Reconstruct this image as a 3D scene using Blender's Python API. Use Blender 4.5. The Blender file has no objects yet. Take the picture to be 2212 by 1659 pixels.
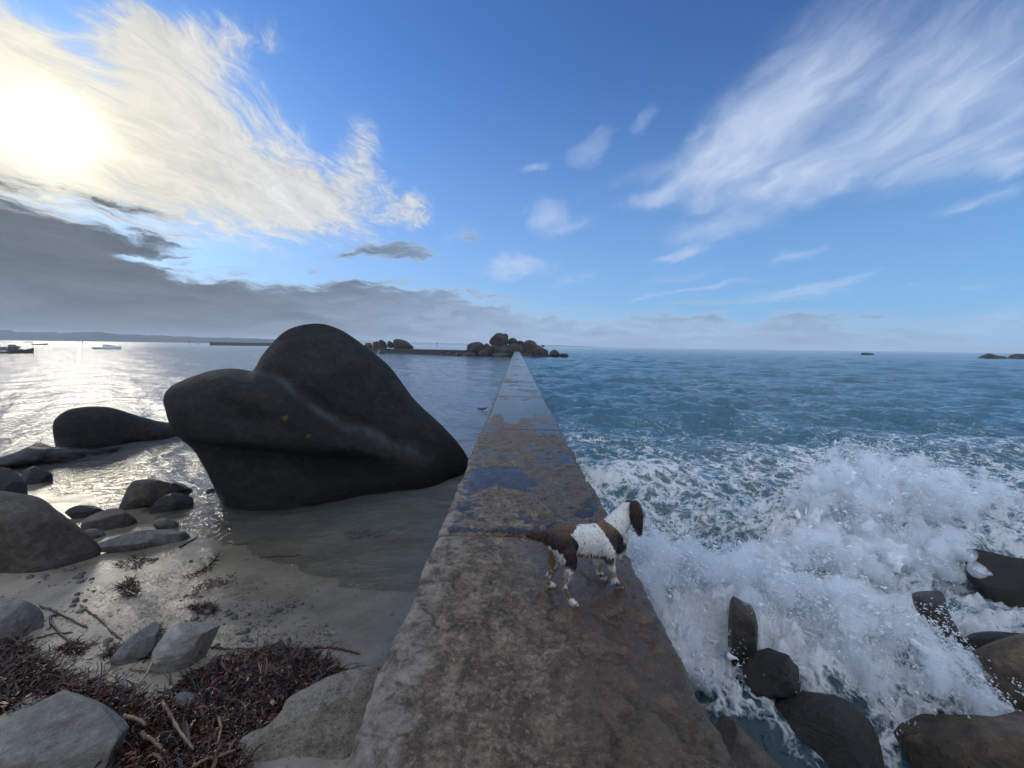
import bpy, bmesh, math, random
import numpy as np
from mathutils import Vector, Matrix
random.seed(7)
scene = bpy.context.scene
col = scene.collection
R_ = math.radians

# ------------------------------------------------------------------ camera
FPX = 831.0                       # focal length in units of a 2212 px wide frame
PITCH, ROLL, YAW = math.atan(82/831), math.atan(.0131), -math.atan(9/831)
CAM = np.array([0., 0., 3.3])     # eye 1.6 m above the jetty top (z 1.7), sea level z 0
fw = np.array([math.sin(YAW)*math.cos(PITCH), math.cos(YAW)*math.cos(PITCH), -math.sin(PITCH)])
rt = np.cross(fw, [0, 0, 1]); rt /= np.linalg.norm(rt)
up = np.cross(rt, fw)
rt, up = math.cos(ROLL)*rt+math.sin(ROLL)*up, -math.sin(ROLL)*rt+math.cos(ROLL)*up
cd = bpy.data.cameras.new('camera'); cam = bpy.data.objects.new('camera', cd); col.objects.link(cam)
cd.sensor_fit = 'HORIZONTAL'; cd.sensor_width = 36; cd.lens = 36*FPX/2212
cd.clip_start = .05; cd.clip_end = 60000
cam.matrix_world = Matrix(((rt[0], up[0], -fw[0], CAM[0]), (rt[1], up[1], -fw[1], CAM[1]), (rt[2], up[2], -fw[2], CAM[2]), (0, 0, 0, 1)))
scene.camera = cam
def ray(u, v): return fw+rt*((u-1106)/FPX)+up*((829.5-v)/FPX)
def on_z(u, v, z):
    d = ray(u, v); return CAM+d*((z-CAM[2])/d[2])
def at_y(u, v, y):
    d = ray(u, v); return CAM+d*(y/d[1])

# ------------------------------------------------------------------ sky, sun, exposure
SUN_AZ, SUN_EL = R_(-49.4), R_(18.7)          # azimuth from +Y towards +X
sun_dir = Vector((math.sin(SUN_AZ)*math.cos(SUN_EL), math.cos(SUN_AZ)*math.cos(SUN_EL), math.sin(SUN_EL)))
scene.view_settings.view_transform = 'Standard'; scene.view_settings.look = 'None'
scene.view_settings.exposure = 0.0; scene.view_settings.gamma = 1.0
scene.view_settings.use_curve_mapping = False
scene.render.engine = 'CYCLES'
cy = scene.cycles
cy.max_bounces = 14; cy.diffuse_bounces = 10; cy.glossy_bounces = 3; cy.transmission_bounces = 10; cy.transparent_max_bounces = 12; cy.volume_bounces = 10
cy.caustics_reflective = False; cy.caustics_refractive = False
cy.sample_clamp_indirect = 4.0; cy.use_denoising = True; cy.use_adaptive_sampling = True; cy.adaptive_threshold = 0.015
sl = bpy.data.lights.new('sun', 'SUN'); sl.energy = 0.5; sl.angle = R_(10); sl.color = (1, .9, .74)
so = bpy.data.objects.new('sun', sl); col.objects.link(so)
so.rotation_euler = sun_dir.to_track_quat('Z', 'Y').to_euler()

class NT:
    """small helper for building node graphs"""
    def __init__(s, tree): s.t = tree; s.n = tree.nodes; s.l = tree.links
    def new(s, typ, **kw):
        nd = s.n.new(typ)
        for k, v in kw.items(): setattr(nd, k, v)
        return nd
    def put(s, inp, v):
        if hasattr(v, 'is_linked') or isinstance(v, bpy.types.NodeSocket): s.l.new(v, inp)
        elif v is not None:
            if isinstance(v, (tuple, list)) and len(v) == 3 and len(inp.default_value) == 4: v = (*v, 1)
            inp.default_value = v
    def math(s, op, a, b=None, c=None, clamp=False):
        nd = s.new('ShaderNodeMath', operation=op, use_clamp=clamp)
        s.put(nd.inputs[0], a)
        if b is not None: s.put(nd.inputs[1], b)
        if c is not None: s.put(nd.inputs[2], c)
        return nd.outputs[0]
    def vmath(s, op, a, b=None, scale=None):
        nd = s.new('ShaderNodeVectorMath', operation=op)
        s.put(nd.inputs[0], a)
        if b is not None: s.put(nd.inputs[1], b)
        if scale is not None: s.put(nd.inputs['Scale'], scale)
        return nd.outputs['Value'] if op in ('LENGTH', 'DOT_PRODUCT', 'DISTANCE') else nd.outputs[0]
    def mapr(s, v, a, b, c=0., d=1., mode='SMOOTHSTEP'):
        nd = s.new('ShaderNodeMapRange', interpolation_type=mode)
        s.put(nd.inputs[0], v)
        for i, q in enumerate((a, b, c, d)): s.put(nd.inputs[1+i], q)
        return nd.outputs[0]
    def mix(s, f, a, b, blend='MIX'):
        nd = s.new('ShaderNodeMix', data_type='RGBA', blend_type=blend, clamp_factor=True)
        s.put(nd.inputs[0], f); s.put(nd.inputs[6], a); s.put(nd.inputs[7], b)
        return nd.outputs[2]
    def noise(s, vec, scale=5, detail=4, rough=.5, dist=0., lac=2., out=0):
        nd = s.new('ShaderNodeTexNoise')
        if vec is not None: s.put(nd.inputs['Vector'], vec)
        for k, q in (('Scale', scale), ('Detail', detail), ('Roughness', rough), ('Distortion', dist), ('Lacunarity', lac)): s.put(nd.inputs[k], q)
        return nd.outputs[out]
    def voro(s, vec, scale=5, feat='F1', rnd=1., out='Distance'):
        nd = s.new('ShaderNodeTexVoronoi', feature=feat)
        if vec is not None: s.put(nd.inputs['Vector'], vec)
        s.put(nd.inputs['Scale'], scale); s.put(nd.inputs['Randomness'], rnd)
        return nd.outputs[out]
    def mapping(s, vec, loc=(0, 0, 0), rot=(0, 0, 0), sc=(1, 1, 1), typ='POINT'):
        nd = s.new('ShaderNodeMapping', vector_type=typ)
        s.put(nd.inputs[0], vec); s.put(nd.inputs[1], loc); s.put(nd.inputs[2], rot); s.put(nd.inputs[3], sc)
        return nd.outputs[0]
    def comb(s, x, y, z=0.):
        nd = s.new('ShaderNodeCombineXYZ')
        for i, q in enumerate((x, y, z)): s.put(nd.inputs[i], q)
        return nd.outputs[0]
    def sep(s, v):
        nd = s.new('ShaderNodeSeparateXYZ'); s.put(nd.inputs[0], v); return nd.outputs
    def ramp(s, f, stops, mode='LINEAR'):
        nd = s.new('ShaderNodeValToRGB'); s.put(nd.inputs[0], f); cr = nd.color_ramp; cr.interpolation = mode
        while len(cr.elements) < len(stops): cr.elements.new(.5)
        for e, (p, c) in zip(cr.elements, stops): e.position = p; e.color = (*c, 1) if len(c) == 3 else c
        return nd.outputs[0]
    def attr(s, name, out='Fac'):
        nd = s.new('ShaderNodeAttribute', attribute_name=name); return nd.outputs[out]

def ae(u, v):
    d = ray(u, v); return np.array([math.atan2(d[0], d[1]), math.asin(d[2]/np.linalg.norm(d))])

def build_world():
    w = bpy.data.worlds.new('World'); scene.world = w; w.use_nodes = True
    w.cycles.sampling_method = 'MANUAL'; w.cycles.sample_map_resolution = 512
    g = NT(w.node_tree); g.n.clear()
    K = 0.1
    tc = g.new('ShaderNodeTexCoord').outputs['Generated']
    d = g.vmath('NORMALIZE', tc)
    x, y, z = g.sep(d)
    sky = g.new('ShaderNodeTexSky', sky_type='NISHITA', sun_disc=False)
    sky.sun_elevation = SUN_EL; sky.sun_rotation = SUN_AZ; sky.air_density = 1.0; sky.dust_density = .3; sky.ozone_density = 1.8
    base = g.mix(1.0, sky.outputs[0], (SKYMUL[0], SKYMUL[1], SKYMUL[2]), 'MULTIPLY')
    base = g.mix(g.math('MAXIMUM', g.mapr(z, 0., .13, .93, .0), g.mapr(z, .0, .62, .55, 0.)), base, g.mix(g.mapr(x, -.9, .9), tuple(q/K for q in (.38, .46, .56)), tuple(q/K for q in (.27, .55, .93))))
    # direction as azimuth / elevation, and on a flat cloud deck
    az = g.math('ARCTAN2', x, y); el = g.math('ARCSINE', z)
    A = g.comb(az, el)
    zz = g.math('ADD', g.math('MAXIMUM', z, 0.), .10)
    deck = g.comb(g.math('DIVIDE', x, zz), g.math('DIVIDE', y, zz))
    wn = g.noise(deck, 1.6, 3, .5, out=1)
    warp = g.vmath('SCALE', g.vmath('SUBTRACT', wn, (.5, .5, .5)), scale=.55)
    deckw = g.vmath('ADD', deck, warp)
    def fib(rot, sx, sy, scale, detail=8, rough=.6, dist=.3):
        return g.noise(g.mapping(deckw, rot=(0, 0, R_(rot)), sc=(sx, sy, 1)), scale, detail, rough, dist)
    # edges of the cloud patches are pushed about a little
    an = g.vmath('SCALE', g.vmath('SUBTRACT', g.noise(g.mapping(A, sc=(1, 1.4, 1)), 7, 5, .6, out=1), (.5, .5, .5)), scale=.13)
    an = g.vmath('MULTIPLY', an, (1., .5, 0.))
    Aw = g.vmath('ADD', A, an)
    def blobs(lst, vec):
        tot = None
        for (c, p, wd, wt) in lst:
            c = np.array(c, float); p = np.array(p, float); ax = p-c; n = np.array([-ax[1], ax[0]])/np.linalg.norm(ax)
            a0, a1, a2 = ae(*c), ae(*p), ae(*(c+n*wd))
            r1 = np.linalg.norm(a1-a0); ang = math.atan2(*(a1-a0)[::-1])
            q = a2-a0; r2 = abs(-math.sin(ang)*q[0]+math.cos(ang)*q[1])
            L = g.vmath('LENGTH', g.mapping(vec, (*a0, 0), (0, 0, ang), (r1, r2, 1), 'TEXTURE'))
            m = g.mapr(L, 1.6, 0., 0., wt*1.25)
            tot = m if tot is None else g.math('ADD', tot, m)
        return tot
    ang = g.math('ARCCOSINE', g.vmath('DOT_PRODUCT', d, tuple(sun_dir)))     # angle from the sun
    # thin high cloud on the right
    mR = blobs(CIRRUS, Aw)
    fR = fib(-8, 2.0, .75, 1.2, 9, .60, .35)
    fR2 = fib(10, 4.5, 1.0, 2.4, 6, .55, .3)
    fr = g.math('ADD', g.math('MULTIPLY', fR, .72), g.math('MULTIPLY', fR2, .28))
    dR = g.mapr(g.math('ADD', mR, g.math('MULTIPLY', g.math('SUBTRACT', fr, .50), 3.0)), .0, 1.6, 0., 1., 'LINEAR')
    dR = g.math('MULTIPLY', g.math('MULTIPLY', dR, g.mapr(mR, 0., .6)), g.mapr(fr, .30, .66, .45, .95))
    cR = tuple(q/K for q in (.60, .70, .90))
    c1 = g.mix(dR, base, cR)
    # unseen bright cloud added overhead and behind to lift the ambient light
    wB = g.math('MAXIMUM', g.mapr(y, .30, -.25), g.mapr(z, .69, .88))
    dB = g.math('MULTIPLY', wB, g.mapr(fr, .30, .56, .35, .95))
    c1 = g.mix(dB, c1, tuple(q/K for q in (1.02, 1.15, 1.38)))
    # thick bright cloud round the sun
    mL = blobs(BRIGHT, Aw)
    fL = fib(18, 1.9, .8, 1.8, 10, .66, .45)
    fL2 = fib(26, 5.0, 1.7, 4.6, 10, .66, .7)
    fm = g.math('SUBTRACT', g.math('ADD', g.math('MULTIPLY', fL, .6), g.math('MULTIPLY', fL2, .4)), .5)
    dL = g.mapr(g.math('ADD', mL, g.math('MULTIPLY', fm, 5.4)), .0, 1.55, 0., .97)
    dL = g.math('MULTIPLY', dL, g.mapr(mL, .0, .5))
    tex = g.mapr(g.math('ADD', fm, .5), .33, .66, .66, 1.04, 'LINEAR')
    glow = g.math('ADD', g.math('MULTIPLY', g.math('EXPONENT', g.math('MULTIPLY', g.math('POWER', g.math('DIVIDE', ang, R_(3.0)), 2.), -1.)), .9),
                  g.math('MULTIPLY', g.math('EXPONENT', g.math('DIVIDE', ang, -R_(6))), .55))
    colL = g.mix(g.mapr(ang, R_(8), R_(38)), tuple(q/K for q in (.90, .90, .86)), tuple(q/K for q in (.82, .85, .88)))
    colL = g.mix(g.mapr(ang, R_(4), R_(17)), tuple(q/K for q in (.97, .92, .76)), colL)
    colL = g.vmath('SCALE', colL, scale=g.math('MULTIPLY', tex, g.math('ADD', g.mapr(ang, R_(4), R_(22), .86, .95), glow)))
    c2 = g.mix(dL, c1, colL)
    # grey layer above the horizon
    mG = blobs(GREY, Aw)
    sG = g.noise(g.mapping(Aw, sc=(1.6, 7.5, 1), rot=(0, 0, R_(-7))), 3.2, 8, .62, .5)
    sG2 = g.noise(g.mapping(Aw, sc=(3., 17., 1), rot=(0, 0, R_(-7))), 3.0, 6, .6, .3)
    gm = g.math('SUBTRACT', g.math('ADD', g.math('MULTIPLY', sG, .65), g.math('MULTIPLY', sG2, .35)), .5)
    dG = g.mapr(g.math('ADD', mG, g.math('MULTIPLY', gm, 4.4)), .10, .95, 0., .95)
    dG = g.math('MULTIPLY', dG, g.mapr(mG, .03, .35))
    gl = g.mapr(ang, R_(6), R_(60), 1., 0.)
    colG = g.mix(gl, tuple(q/K for q in (.27, .37, .53)), tuple(q/K for q in (.100, .106, .116)))
    colG = g.vmath('SCALE', colG, scale=g.math('ADD', g.mapr(gm, -.2, .2, 1.75, .75, 'LINEAR'), g.math('MULTIPLY', glow, .16)))
    thin = g.mapr(dG, .25, .9, 1., 0.)
    edge = g.mix(gl, tuple(q/K for q in (.46, .58, .74)), tuple(q/K for q in (.52, .50, .46)))
    colG = g.mix(g.math('MULTIPLY', thin, .8), colG, edge)
    c3 = g.mix(dG, c2, colG)
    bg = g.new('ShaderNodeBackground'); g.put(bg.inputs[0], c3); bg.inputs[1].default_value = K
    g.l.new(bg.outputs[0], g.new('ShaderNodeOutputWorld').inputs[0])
SKYMUL = (.52, .92, 1.52)
BRIGHT = [((430, 400), (800, 480), 115, 1.0), ((500, 260), (660, 430), 95, .8), ((110, 270), (420, 330), 165, 1.05),
          ((430, 95), (640, 70), 66, .6), ((60, 100), (230, 240), 70, .5), ((775, 330), (770, 245), 45, .55), ((350, 170), (450, 330), 80, .9),
          ((300, 40), (330, 110), 50, .4), ((893, 450), (945, 440), 45, .85), ((690, 420), (850, 410), 70, .75), ((-300, 250), (100, 300), 250, .9)]
CIRRUS = [((2080, 270), (2350, 150), 120, .5), ((1600, 420), (1460, 560), 60, .4), ((1310, 400), (1440, 330), 22, .35), ((1700, 640), (1900, 620), 14, .4), ((1250, 480), (1330, 440), 18, .35), ((1000, 500), (1040, 480), 16, .35), ((2120, 430), (2240, 390), 14, .4), ((1480, 600), (1600, 575), 12, .4), ((1880, 180), (2330, 40), 225, .68), ((1660, 240), (1880, 70), 75, .75), ((1540, 330), (1700, 250), 42, .6), ((1640, 400), (1930, 345), 50, .72),
          ((1530, 500), (1665, 470), 27, .62), ((1275, 322), (1335, 278), 34, .75), ((1393, 258), (1425, 215), 28, .62), ((1155, 368), (1195, 358), 13, .6),
          ((1175, 468), (1222, 460), 36, .85), ((1110, 578), (1195, 568), 28, .8), ((1390, 432), (1445, 412), 20, .42), ((1468, 556), (1525, 545), 10, .55),
          ((1718, 545), (1785, 518), 16, .5), ((1830, 602), (1975, 575), 12, .62), ((1410, 640), (1480, 631), 7, .5), ((2175, 340), (2240, 330), 40, .45), ((1560, 620), (1660, 605), 9, .4),
          ((1240, 600), (1320, 575), 16, .3), ((2150, 690), (2300, 640), 40, .35)]
GREY = [((0, 725), (500, 735), 50, 1.), ((300, 720), (1300, 735), 40, .5), ((100, 650), (800, 690), 95, 1.05), ((20, 575), (330, 615), 80, .62), ((60, 455), (420, 500), 75, .52), ((200, 530), (480, 575), 55, .42), ((830, 655), (1130, 660), 42, .72), ((-300, 560), (0, 600), 160, 1.),
        ((1300, 708), (2400, 722), 34, .85), ((880, 541), (985, 545), 17, .72), ((745, 551), (810, 553), 13, .5), ((690, 577), (725, 577), 8, .45),
        ((1960, 616), (2140, 611), 7, .5), ((1560, 658), (1770, 655), 6, .5), ((1020, 510), (1050, 520), 25, .3), ((600, 735), (1600, 745), 30, .6)]
build_world()

# ------------------------------------------------------------------ helpers
def _hash(ix, iy, iz, seed):
    h = (ix.astype(np.int64)*374761393+iy.astype(np.int64)*668265263+iz.astype(np.int64)*2147483647+seed*1274126177) & 0xffffffff
    h = ((h ^ (h >> 13))*1274126177) & 0xffffffff
    return (h ^ (h >> 16)) & 0xffffffff
def vnoise(p, seed=0):
    """smooth value noise, about -1..1; p is (n,3)"""
    p = np.asarray(p, float); i = np.floor(p); f = p-i; i = i.astype(np.int64)
    w = f*f*f*(f*(f*6-15)+10); r = np.zeros(len(p))
    for dx in (0, 1):
        wx = w[:, 0] if dx else 1-w[:, 0]
        for dy in (0, 1):
            wy = w[:, 1] if dy else 1-w[:, 1]
            for dz in (0, 1):
                wz = w[:, 2] if dz else 1-w[:, 2]
                r += wx*wy*wz*(_hash(i[:, 0]+dx, i[:, 1]+dy, i[:, 2]+dz, seed)/2147483648.0-1)
    return r
def fbm(p, oct=4, seed=0, gain=.5, ridged=False):
    p = np.asarray(p, float); a = 1.; s = np.zeros(len(p)); t = 0
    for k in range(oct):
        n = vnoise(p*(2.03**k)+k*17.3, seed+k*7)
        if ridged: n = 1-2*np.abs(n)
        s += a*n; t += a; a *= gain
    return s/t
def P3(x, y, z=0.): return np.stack([np.asarray(x, float), np.asarray(y, float), np.zeros_like(x)+z], 1)
def sstep(a, b, x):
    t = np.clip((x-a)/(b-a), 0, 1); return t*t*(3-2*t)

def mesh_obj(name, verts, faces, mat=None, parent=None, smooth=True, attrs=None, cols=None):
    me = bpy.data.meshes.new(name)
    verts = np.asarray(verts, np.float32)
    if isinstance(faces, np.ndarray) and faces.ndim == 2:
        k = faces.shape[1]; n = len(faces)
        me.vertices.add(len(verts)); me.vertices.foreach_set('co', verts.ravel())
        me.loops.add(n*k); me.loops.foreach_set('vertex_index', faces.astype(np.int32).ravel())
        me.polygons.add(n); me.polygons.foreach_set('loop_start', np.arange(0, n*k, k, dtype=np.int32))
        me.update(calc_edges=True)
    else: me.from_pydata([tuple(v) for v in verts.tolist()], [], [tuple(map(int, f)) for f in faces])
    me.polygons.foreach_set('use_smooth', [smooth]*len(me.polygons))
    for k, v in (attrs or {}).items():
        me.attributes.new(k, 'FLOAT', 'POINT').data.foreach_set('value', np.asarray(v, np.float32))
    if cols is not None:
        c = np.ones((len(verts), 4), np.float32); c[:, :3] = cols
        me.attributes.new('tint', 'FLOAT_COLOR', 'POINT').data.foreach_set('color', c.ravel())
    o = bpy.data.objects.new(name, me); col.objects.link(o)
    if mat is not None: me.materials.append(mat)
    if parent is not None: o.parent = parent
    me.validate(); me.update()
    return o
def tag(o, label=None, cat=None, group=None, kind=None):
    for k, v in (('label', label), ('category', cat), ('group', group), ('kind', kind)):
        if v: o[k] = v
    return o
def empty(name, loc=(0, 0, 0)):
    o = bpy.data.objects.new(name, None); o.location = loc; o.empty_display_size = .2; col.objects.link(o); return o
def grid_faces(nu, nv):
    i = np.arange((nu-1)*(nv-1)); r, c = i//(nu-1), i % (nu-1); a = r*nu+c
    return np.stack([a, a+1, a+nu+1, a+nu], 1)
def tube(path, rad, n=6, cap=True):
    """tapered tube along a list of points -> verts, quad/tri faces"""
    path = np.asarray(path, float); m = len(path); rad = np.broadcast_to(np.asarray(rad, float), (m,))
    t = np.gradient(path, axis=0); t /= np.linalg.norm(t, axis=1)[:, None]+1e-9
    ref = np.array([.13, .21, .97]); V = []
    for k in range(m):
        a = np.cross(t[k], ref); a /= np.linalg.norm(a)+1e-9; b = np.cross(t[k], a)
        for j in range(n):
            q = 2*math.pi*j/n; V.append(path[k]+rad[k]*(math.cos(q)*a+math.sin(q)*b))
    Fc = [(k*n+j, k*n+(j+1) % n, (k+1)*n+(j+1) % n, (k+1)*n+j) for k in range(m-1) for j in range(n)]
    if cap: Fc += [tuple(range(n))[::-1], tuple((m-1)*n+j for j in range(n))]
    return np.array(V), Fc
def join(parts):
    V, Fc, o = [], [], 0
    for v, f in parts:
        V.append(np.asarray(v, float)); Fc += [tuple(int(i)+o for i in q) for q in f]; o += len(v)
    return np.concatenate(V), Fc
def box(x0, x1, y0, y1, z0, z1):
    v = np.array([(x, y, z) for z in (z0, z1) for y in (y0, y1) for x in (x0, x1)], float)
    return v, [(0, 2, 3, 1), (4, 5, 7, 6), (0, 1, 5, 4), (2, 6, 7, 3), (0, 4, 6, 2), (1, 3, 7, 5)]

def new_mat(name):
    m = bpy.data.materials.new(name); m.use_nodes = True; g = NT(m.node_tree); g.n.clear()
    out = g.new('ShaderNodeOutputMaterial'); return m, g, out
def principled(g, out, color, rough=.6, normal=None, spec=.5, **kw):
    b = g.new('ShaderNodeBsdfPrincipled'); g.put(b.inputs['Base Color'], color); g.put(b.inputs['Roughness'], rough)
    g.put(b.inputs['Specular IOR Level'], spec)
    for k, v in kw.items(): g.put(b.inputs[k], v)
    if normal is not None: g.l.new(normal, b.inputs['Normal'])
    if out is not None: g.l.new(b.outputs[0], out.inputs[0])
    return b
def bump(g, h, dist=.01, strength=1., nrm=None):
    b = g.new('ShaderNodeBump'); g.put(b.inputs['Height'], h); b.inputs['Distance'].default_value = dist; b.inputs['Strength'].default_value = strength
    if nrm is not None: g.l.new(nrm, b.inputs['Normal'])
    return b.outputs[0]
def pos(g): return g.new('ShaderNodeNewGeometry').outputs['Position']
def obco(g): return g.new('ShaderNodeTexCoord').outputs['Object']

# ------------------------------------------------------------------ beach and sea floor
def waterline(x): return 4.25+.40*np.clip(-x-.6, -1, 40)
def sand_z(x, y):
    x = np.asarray(x, float); y = np.asarray(y, float)
    d = waterline(x)-y
    left = np.where(d > 0, .085*d+.016*np.clip(d, 0, 9)**2, np.maximum(.075*d, -1.6))
    p = P3(x, y)
    n = .040*fbm(p*1.1, 4, 3)+.020*fbm(p*4.3, 4, 9, .6)+.010*np.abs(fbm(p*13, 3, 15))
    left = left+n*(1+.0*x)
    right = np.where(y < 1.2, -.35, -.75)+.12*fbm(p*.8, 3, 5)
    k = sstep(-.3, .5, x)
    return left*(1-k)+right*k
def sand_hits(uv):
    uv = np.asarray(uv, float); d = fw+np.outer((uv[:, 0]-1106)/FPX, rt)+np.outer((829.5-uv[:, 1])/FPX, up); t = -CAM[2]/d[:, 2]
    for _ in range(18):
        q = CAM+d*t[:, None]; t = t+.7*((sand_z(q[:, 0], q[:, 1])-CAM[2])/d[:, 2]-t)
    return CAM+d*t[:, None]
def sand_hit(u, v, dz=0.):
    d = ray(u, v); t = (0.-CAM[2])/d[2]
    for _ in range(25):
        q = CAM+d*t; z = float(sand_z(q[:1], q[1:2])[0])+dz; t += .7*((z-CAM[2])/d[2]-t)
    return CAM+d*t

def mat_sand():
    m, g, out = new_mat('wet sand'); p = pos(g)
    n1 = g.noise(p, 1.3, 5, .55); n2 = g.noise(p, 260, 3, .6); n3 = g.noise(p, 11, 5, .6)
    c = g.ramp(n1, [(.3, (.185, .155, .115)), (.7, (.33, .285, .215))])
    c = g.mix(g.mapr(n2, .42, .72, 0., .55), c, (.34, .30, .23))
    c = g.mix(g.mapr(n3, .58, .72, 0., .6), c, (.085, .068, .048))
    c = g.mix(g.mapr(g.noise(p, 46, 4, .65), .63, .70, 0., .8), c, (.035, .024, .016))
    z = g.sep(p)[2]
    wet = g.mapr(g.math('ADD', z, g.math('MULTIPLY', g.math('SUBTRACT', n1, .5), .35)), .02, .34, 0., 1.)
    c = g.mix(wet, g.mix(1., c, (.6, .6, .6), 'MULTIPLY'), c)
    h = g.math('ADD', g.math('MULTIPLY', n3, .8), g.math('MULTIPLY', n2, .12))
    r = g.mapr(wet, 0., 1., .13, .60, 'LINEAR')
    principled(g, out, c, r, bump(g, h, .02, .6), .5); return m
def nonuni(a, b, d0, gr, c):
    """axis samples growing away from c"""
    R = [c]; s = d0
    while R[-1] < b: R.append(R[-1]+s); s *= gr
    L = [c]; s = d0
    while L[-1] > a: L.append(L[-1]-s); s *= gr
    return np.array(sorted(set(L[1:]+R)))
def build_sand():
    xs = nonuni(-60, 45, .036, 1.0145, -2.0); ys = nonuni(-6, 70, .036, 1.0145, 2.5)
    X, Y = np.meshgrid(xs, ys); x, y = X.ravel(), Y.ravel()
    o = mesh_obj('sand', P3(x, y, sand_z(x, y)), grid_faces(len(xs), len(ys)), mat_sand())
    tag(o, kind='structure')
build_sand()

# ------------------------------------------------------------------ sea
rs = np.random.RandomState(11)
def waveset(n, lam0, lam1, dirdeg, spread, amp, seed):
    r = np.random.RandomState(seed); lam = lam0*(lam1/lam0)**r.rand(n); th = np.radians(dirdeg+spread*r.randn(n))
    return 2*math.pi/lam, th, amp*lam**.85*(.6+.8*r.rand(n)), r.rand(n)*2*math.pi, lam
SEA_R = [waveset(10, 4.0, 13, 245, 20, .0095, 1), waveset(44, .5, 3.0, 240, 42, .0105, 2)]
SEA_L = [waveset(12, 1.2, 6., 215, 40, .0032, 4), waveset(24, .28, 1.2, 215, 55, .0066, 5)]
def waves(x, y, sets, cell):
    z = np.zeros_like(x)
    for k, th, a, ph, lam in sets:
        for i in range(len(k)):
            arg = k[i]*(x*np.cos(th[i])+y*np.sin(th[i]))+ph[i]
            s = np.sin(arg); fade = np.clip(lam[i]/(cell*3.2)-.4, 0, 1)
            z += a[i]*fade*((np.exp(1.1*s)-1.25)/1.1 if lam[i] > .9 else s)
    return z
def surge(x, y):
    """height and whiteness of the broken water beside the jetty"""
    p = P3(x, y)
    rightside = sstep(.6, 1.3, x)
    band = sstep(2.5, 3.6, y+.12*fbm(p*1.3, 3, 61))*sstep(10.5, 5.2, y-.10*x+.8*fbm(p*.5, 3, 21))*rightside*sstep(11.5, 8, x)
    def seg(ax, ay, bx, by, w, hgt):
        ex, ey = bx-ax, by-ay; t = np.clip(((x-ax)*ex+(y-ay)*ey)/(ex*ex+ey*ey), 0, 1)
        d = np.hypot(x-ax-t*ex, y-ay-t*ey); return hgt*np.exp(-(d/w)**2)
    mound = seg(1.0, 5.4, 3.5, 4.0, .8, .36)+seg(5.0, 6.4, 8.0, 6.9, .9, .32)+seg(2.6, 3.9, 4.0, 3.7, .6, .26)+seg(1.0, 8.2, 3.6, 9.4, .7, .22)
    lump = np.abs(fbm(p*1.5, 4, 31))*.62+np.abs(fbm(p*5.5, 4, 37, .6))*.34
    hgt = mound*rightside+band*(lump-.10)*.62
    foam = sstep(26, 6.0, y-.16*x+2.6*fbm(p*.35, 3, 43))*rightside
    foam = np.maximum(foam*.50, band*(.40+.32*np.exp(-((y-4.3)/1.0)**2)+.30*fbm(p*.8, 3, 47)))+mound*.40
    along = np.exp(-np.clip(x-.9, 0, 9)/.8)*sstep(60, 10, y)*rightside*.45
    low = sstep(.0, -.9, y-3.15-.45*sstep(2.5, 1.5, x))*rightside                     # slack water between the near boulders
    foam = np.maximum(foam*(1-low*.75), along)+sstep(.42, .7, fbm(p*.9, 3, 71))*low*.55
    return hgt*(1-.75*low)-.10*low, np.clip(foam, 0, 1.15)
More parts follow.
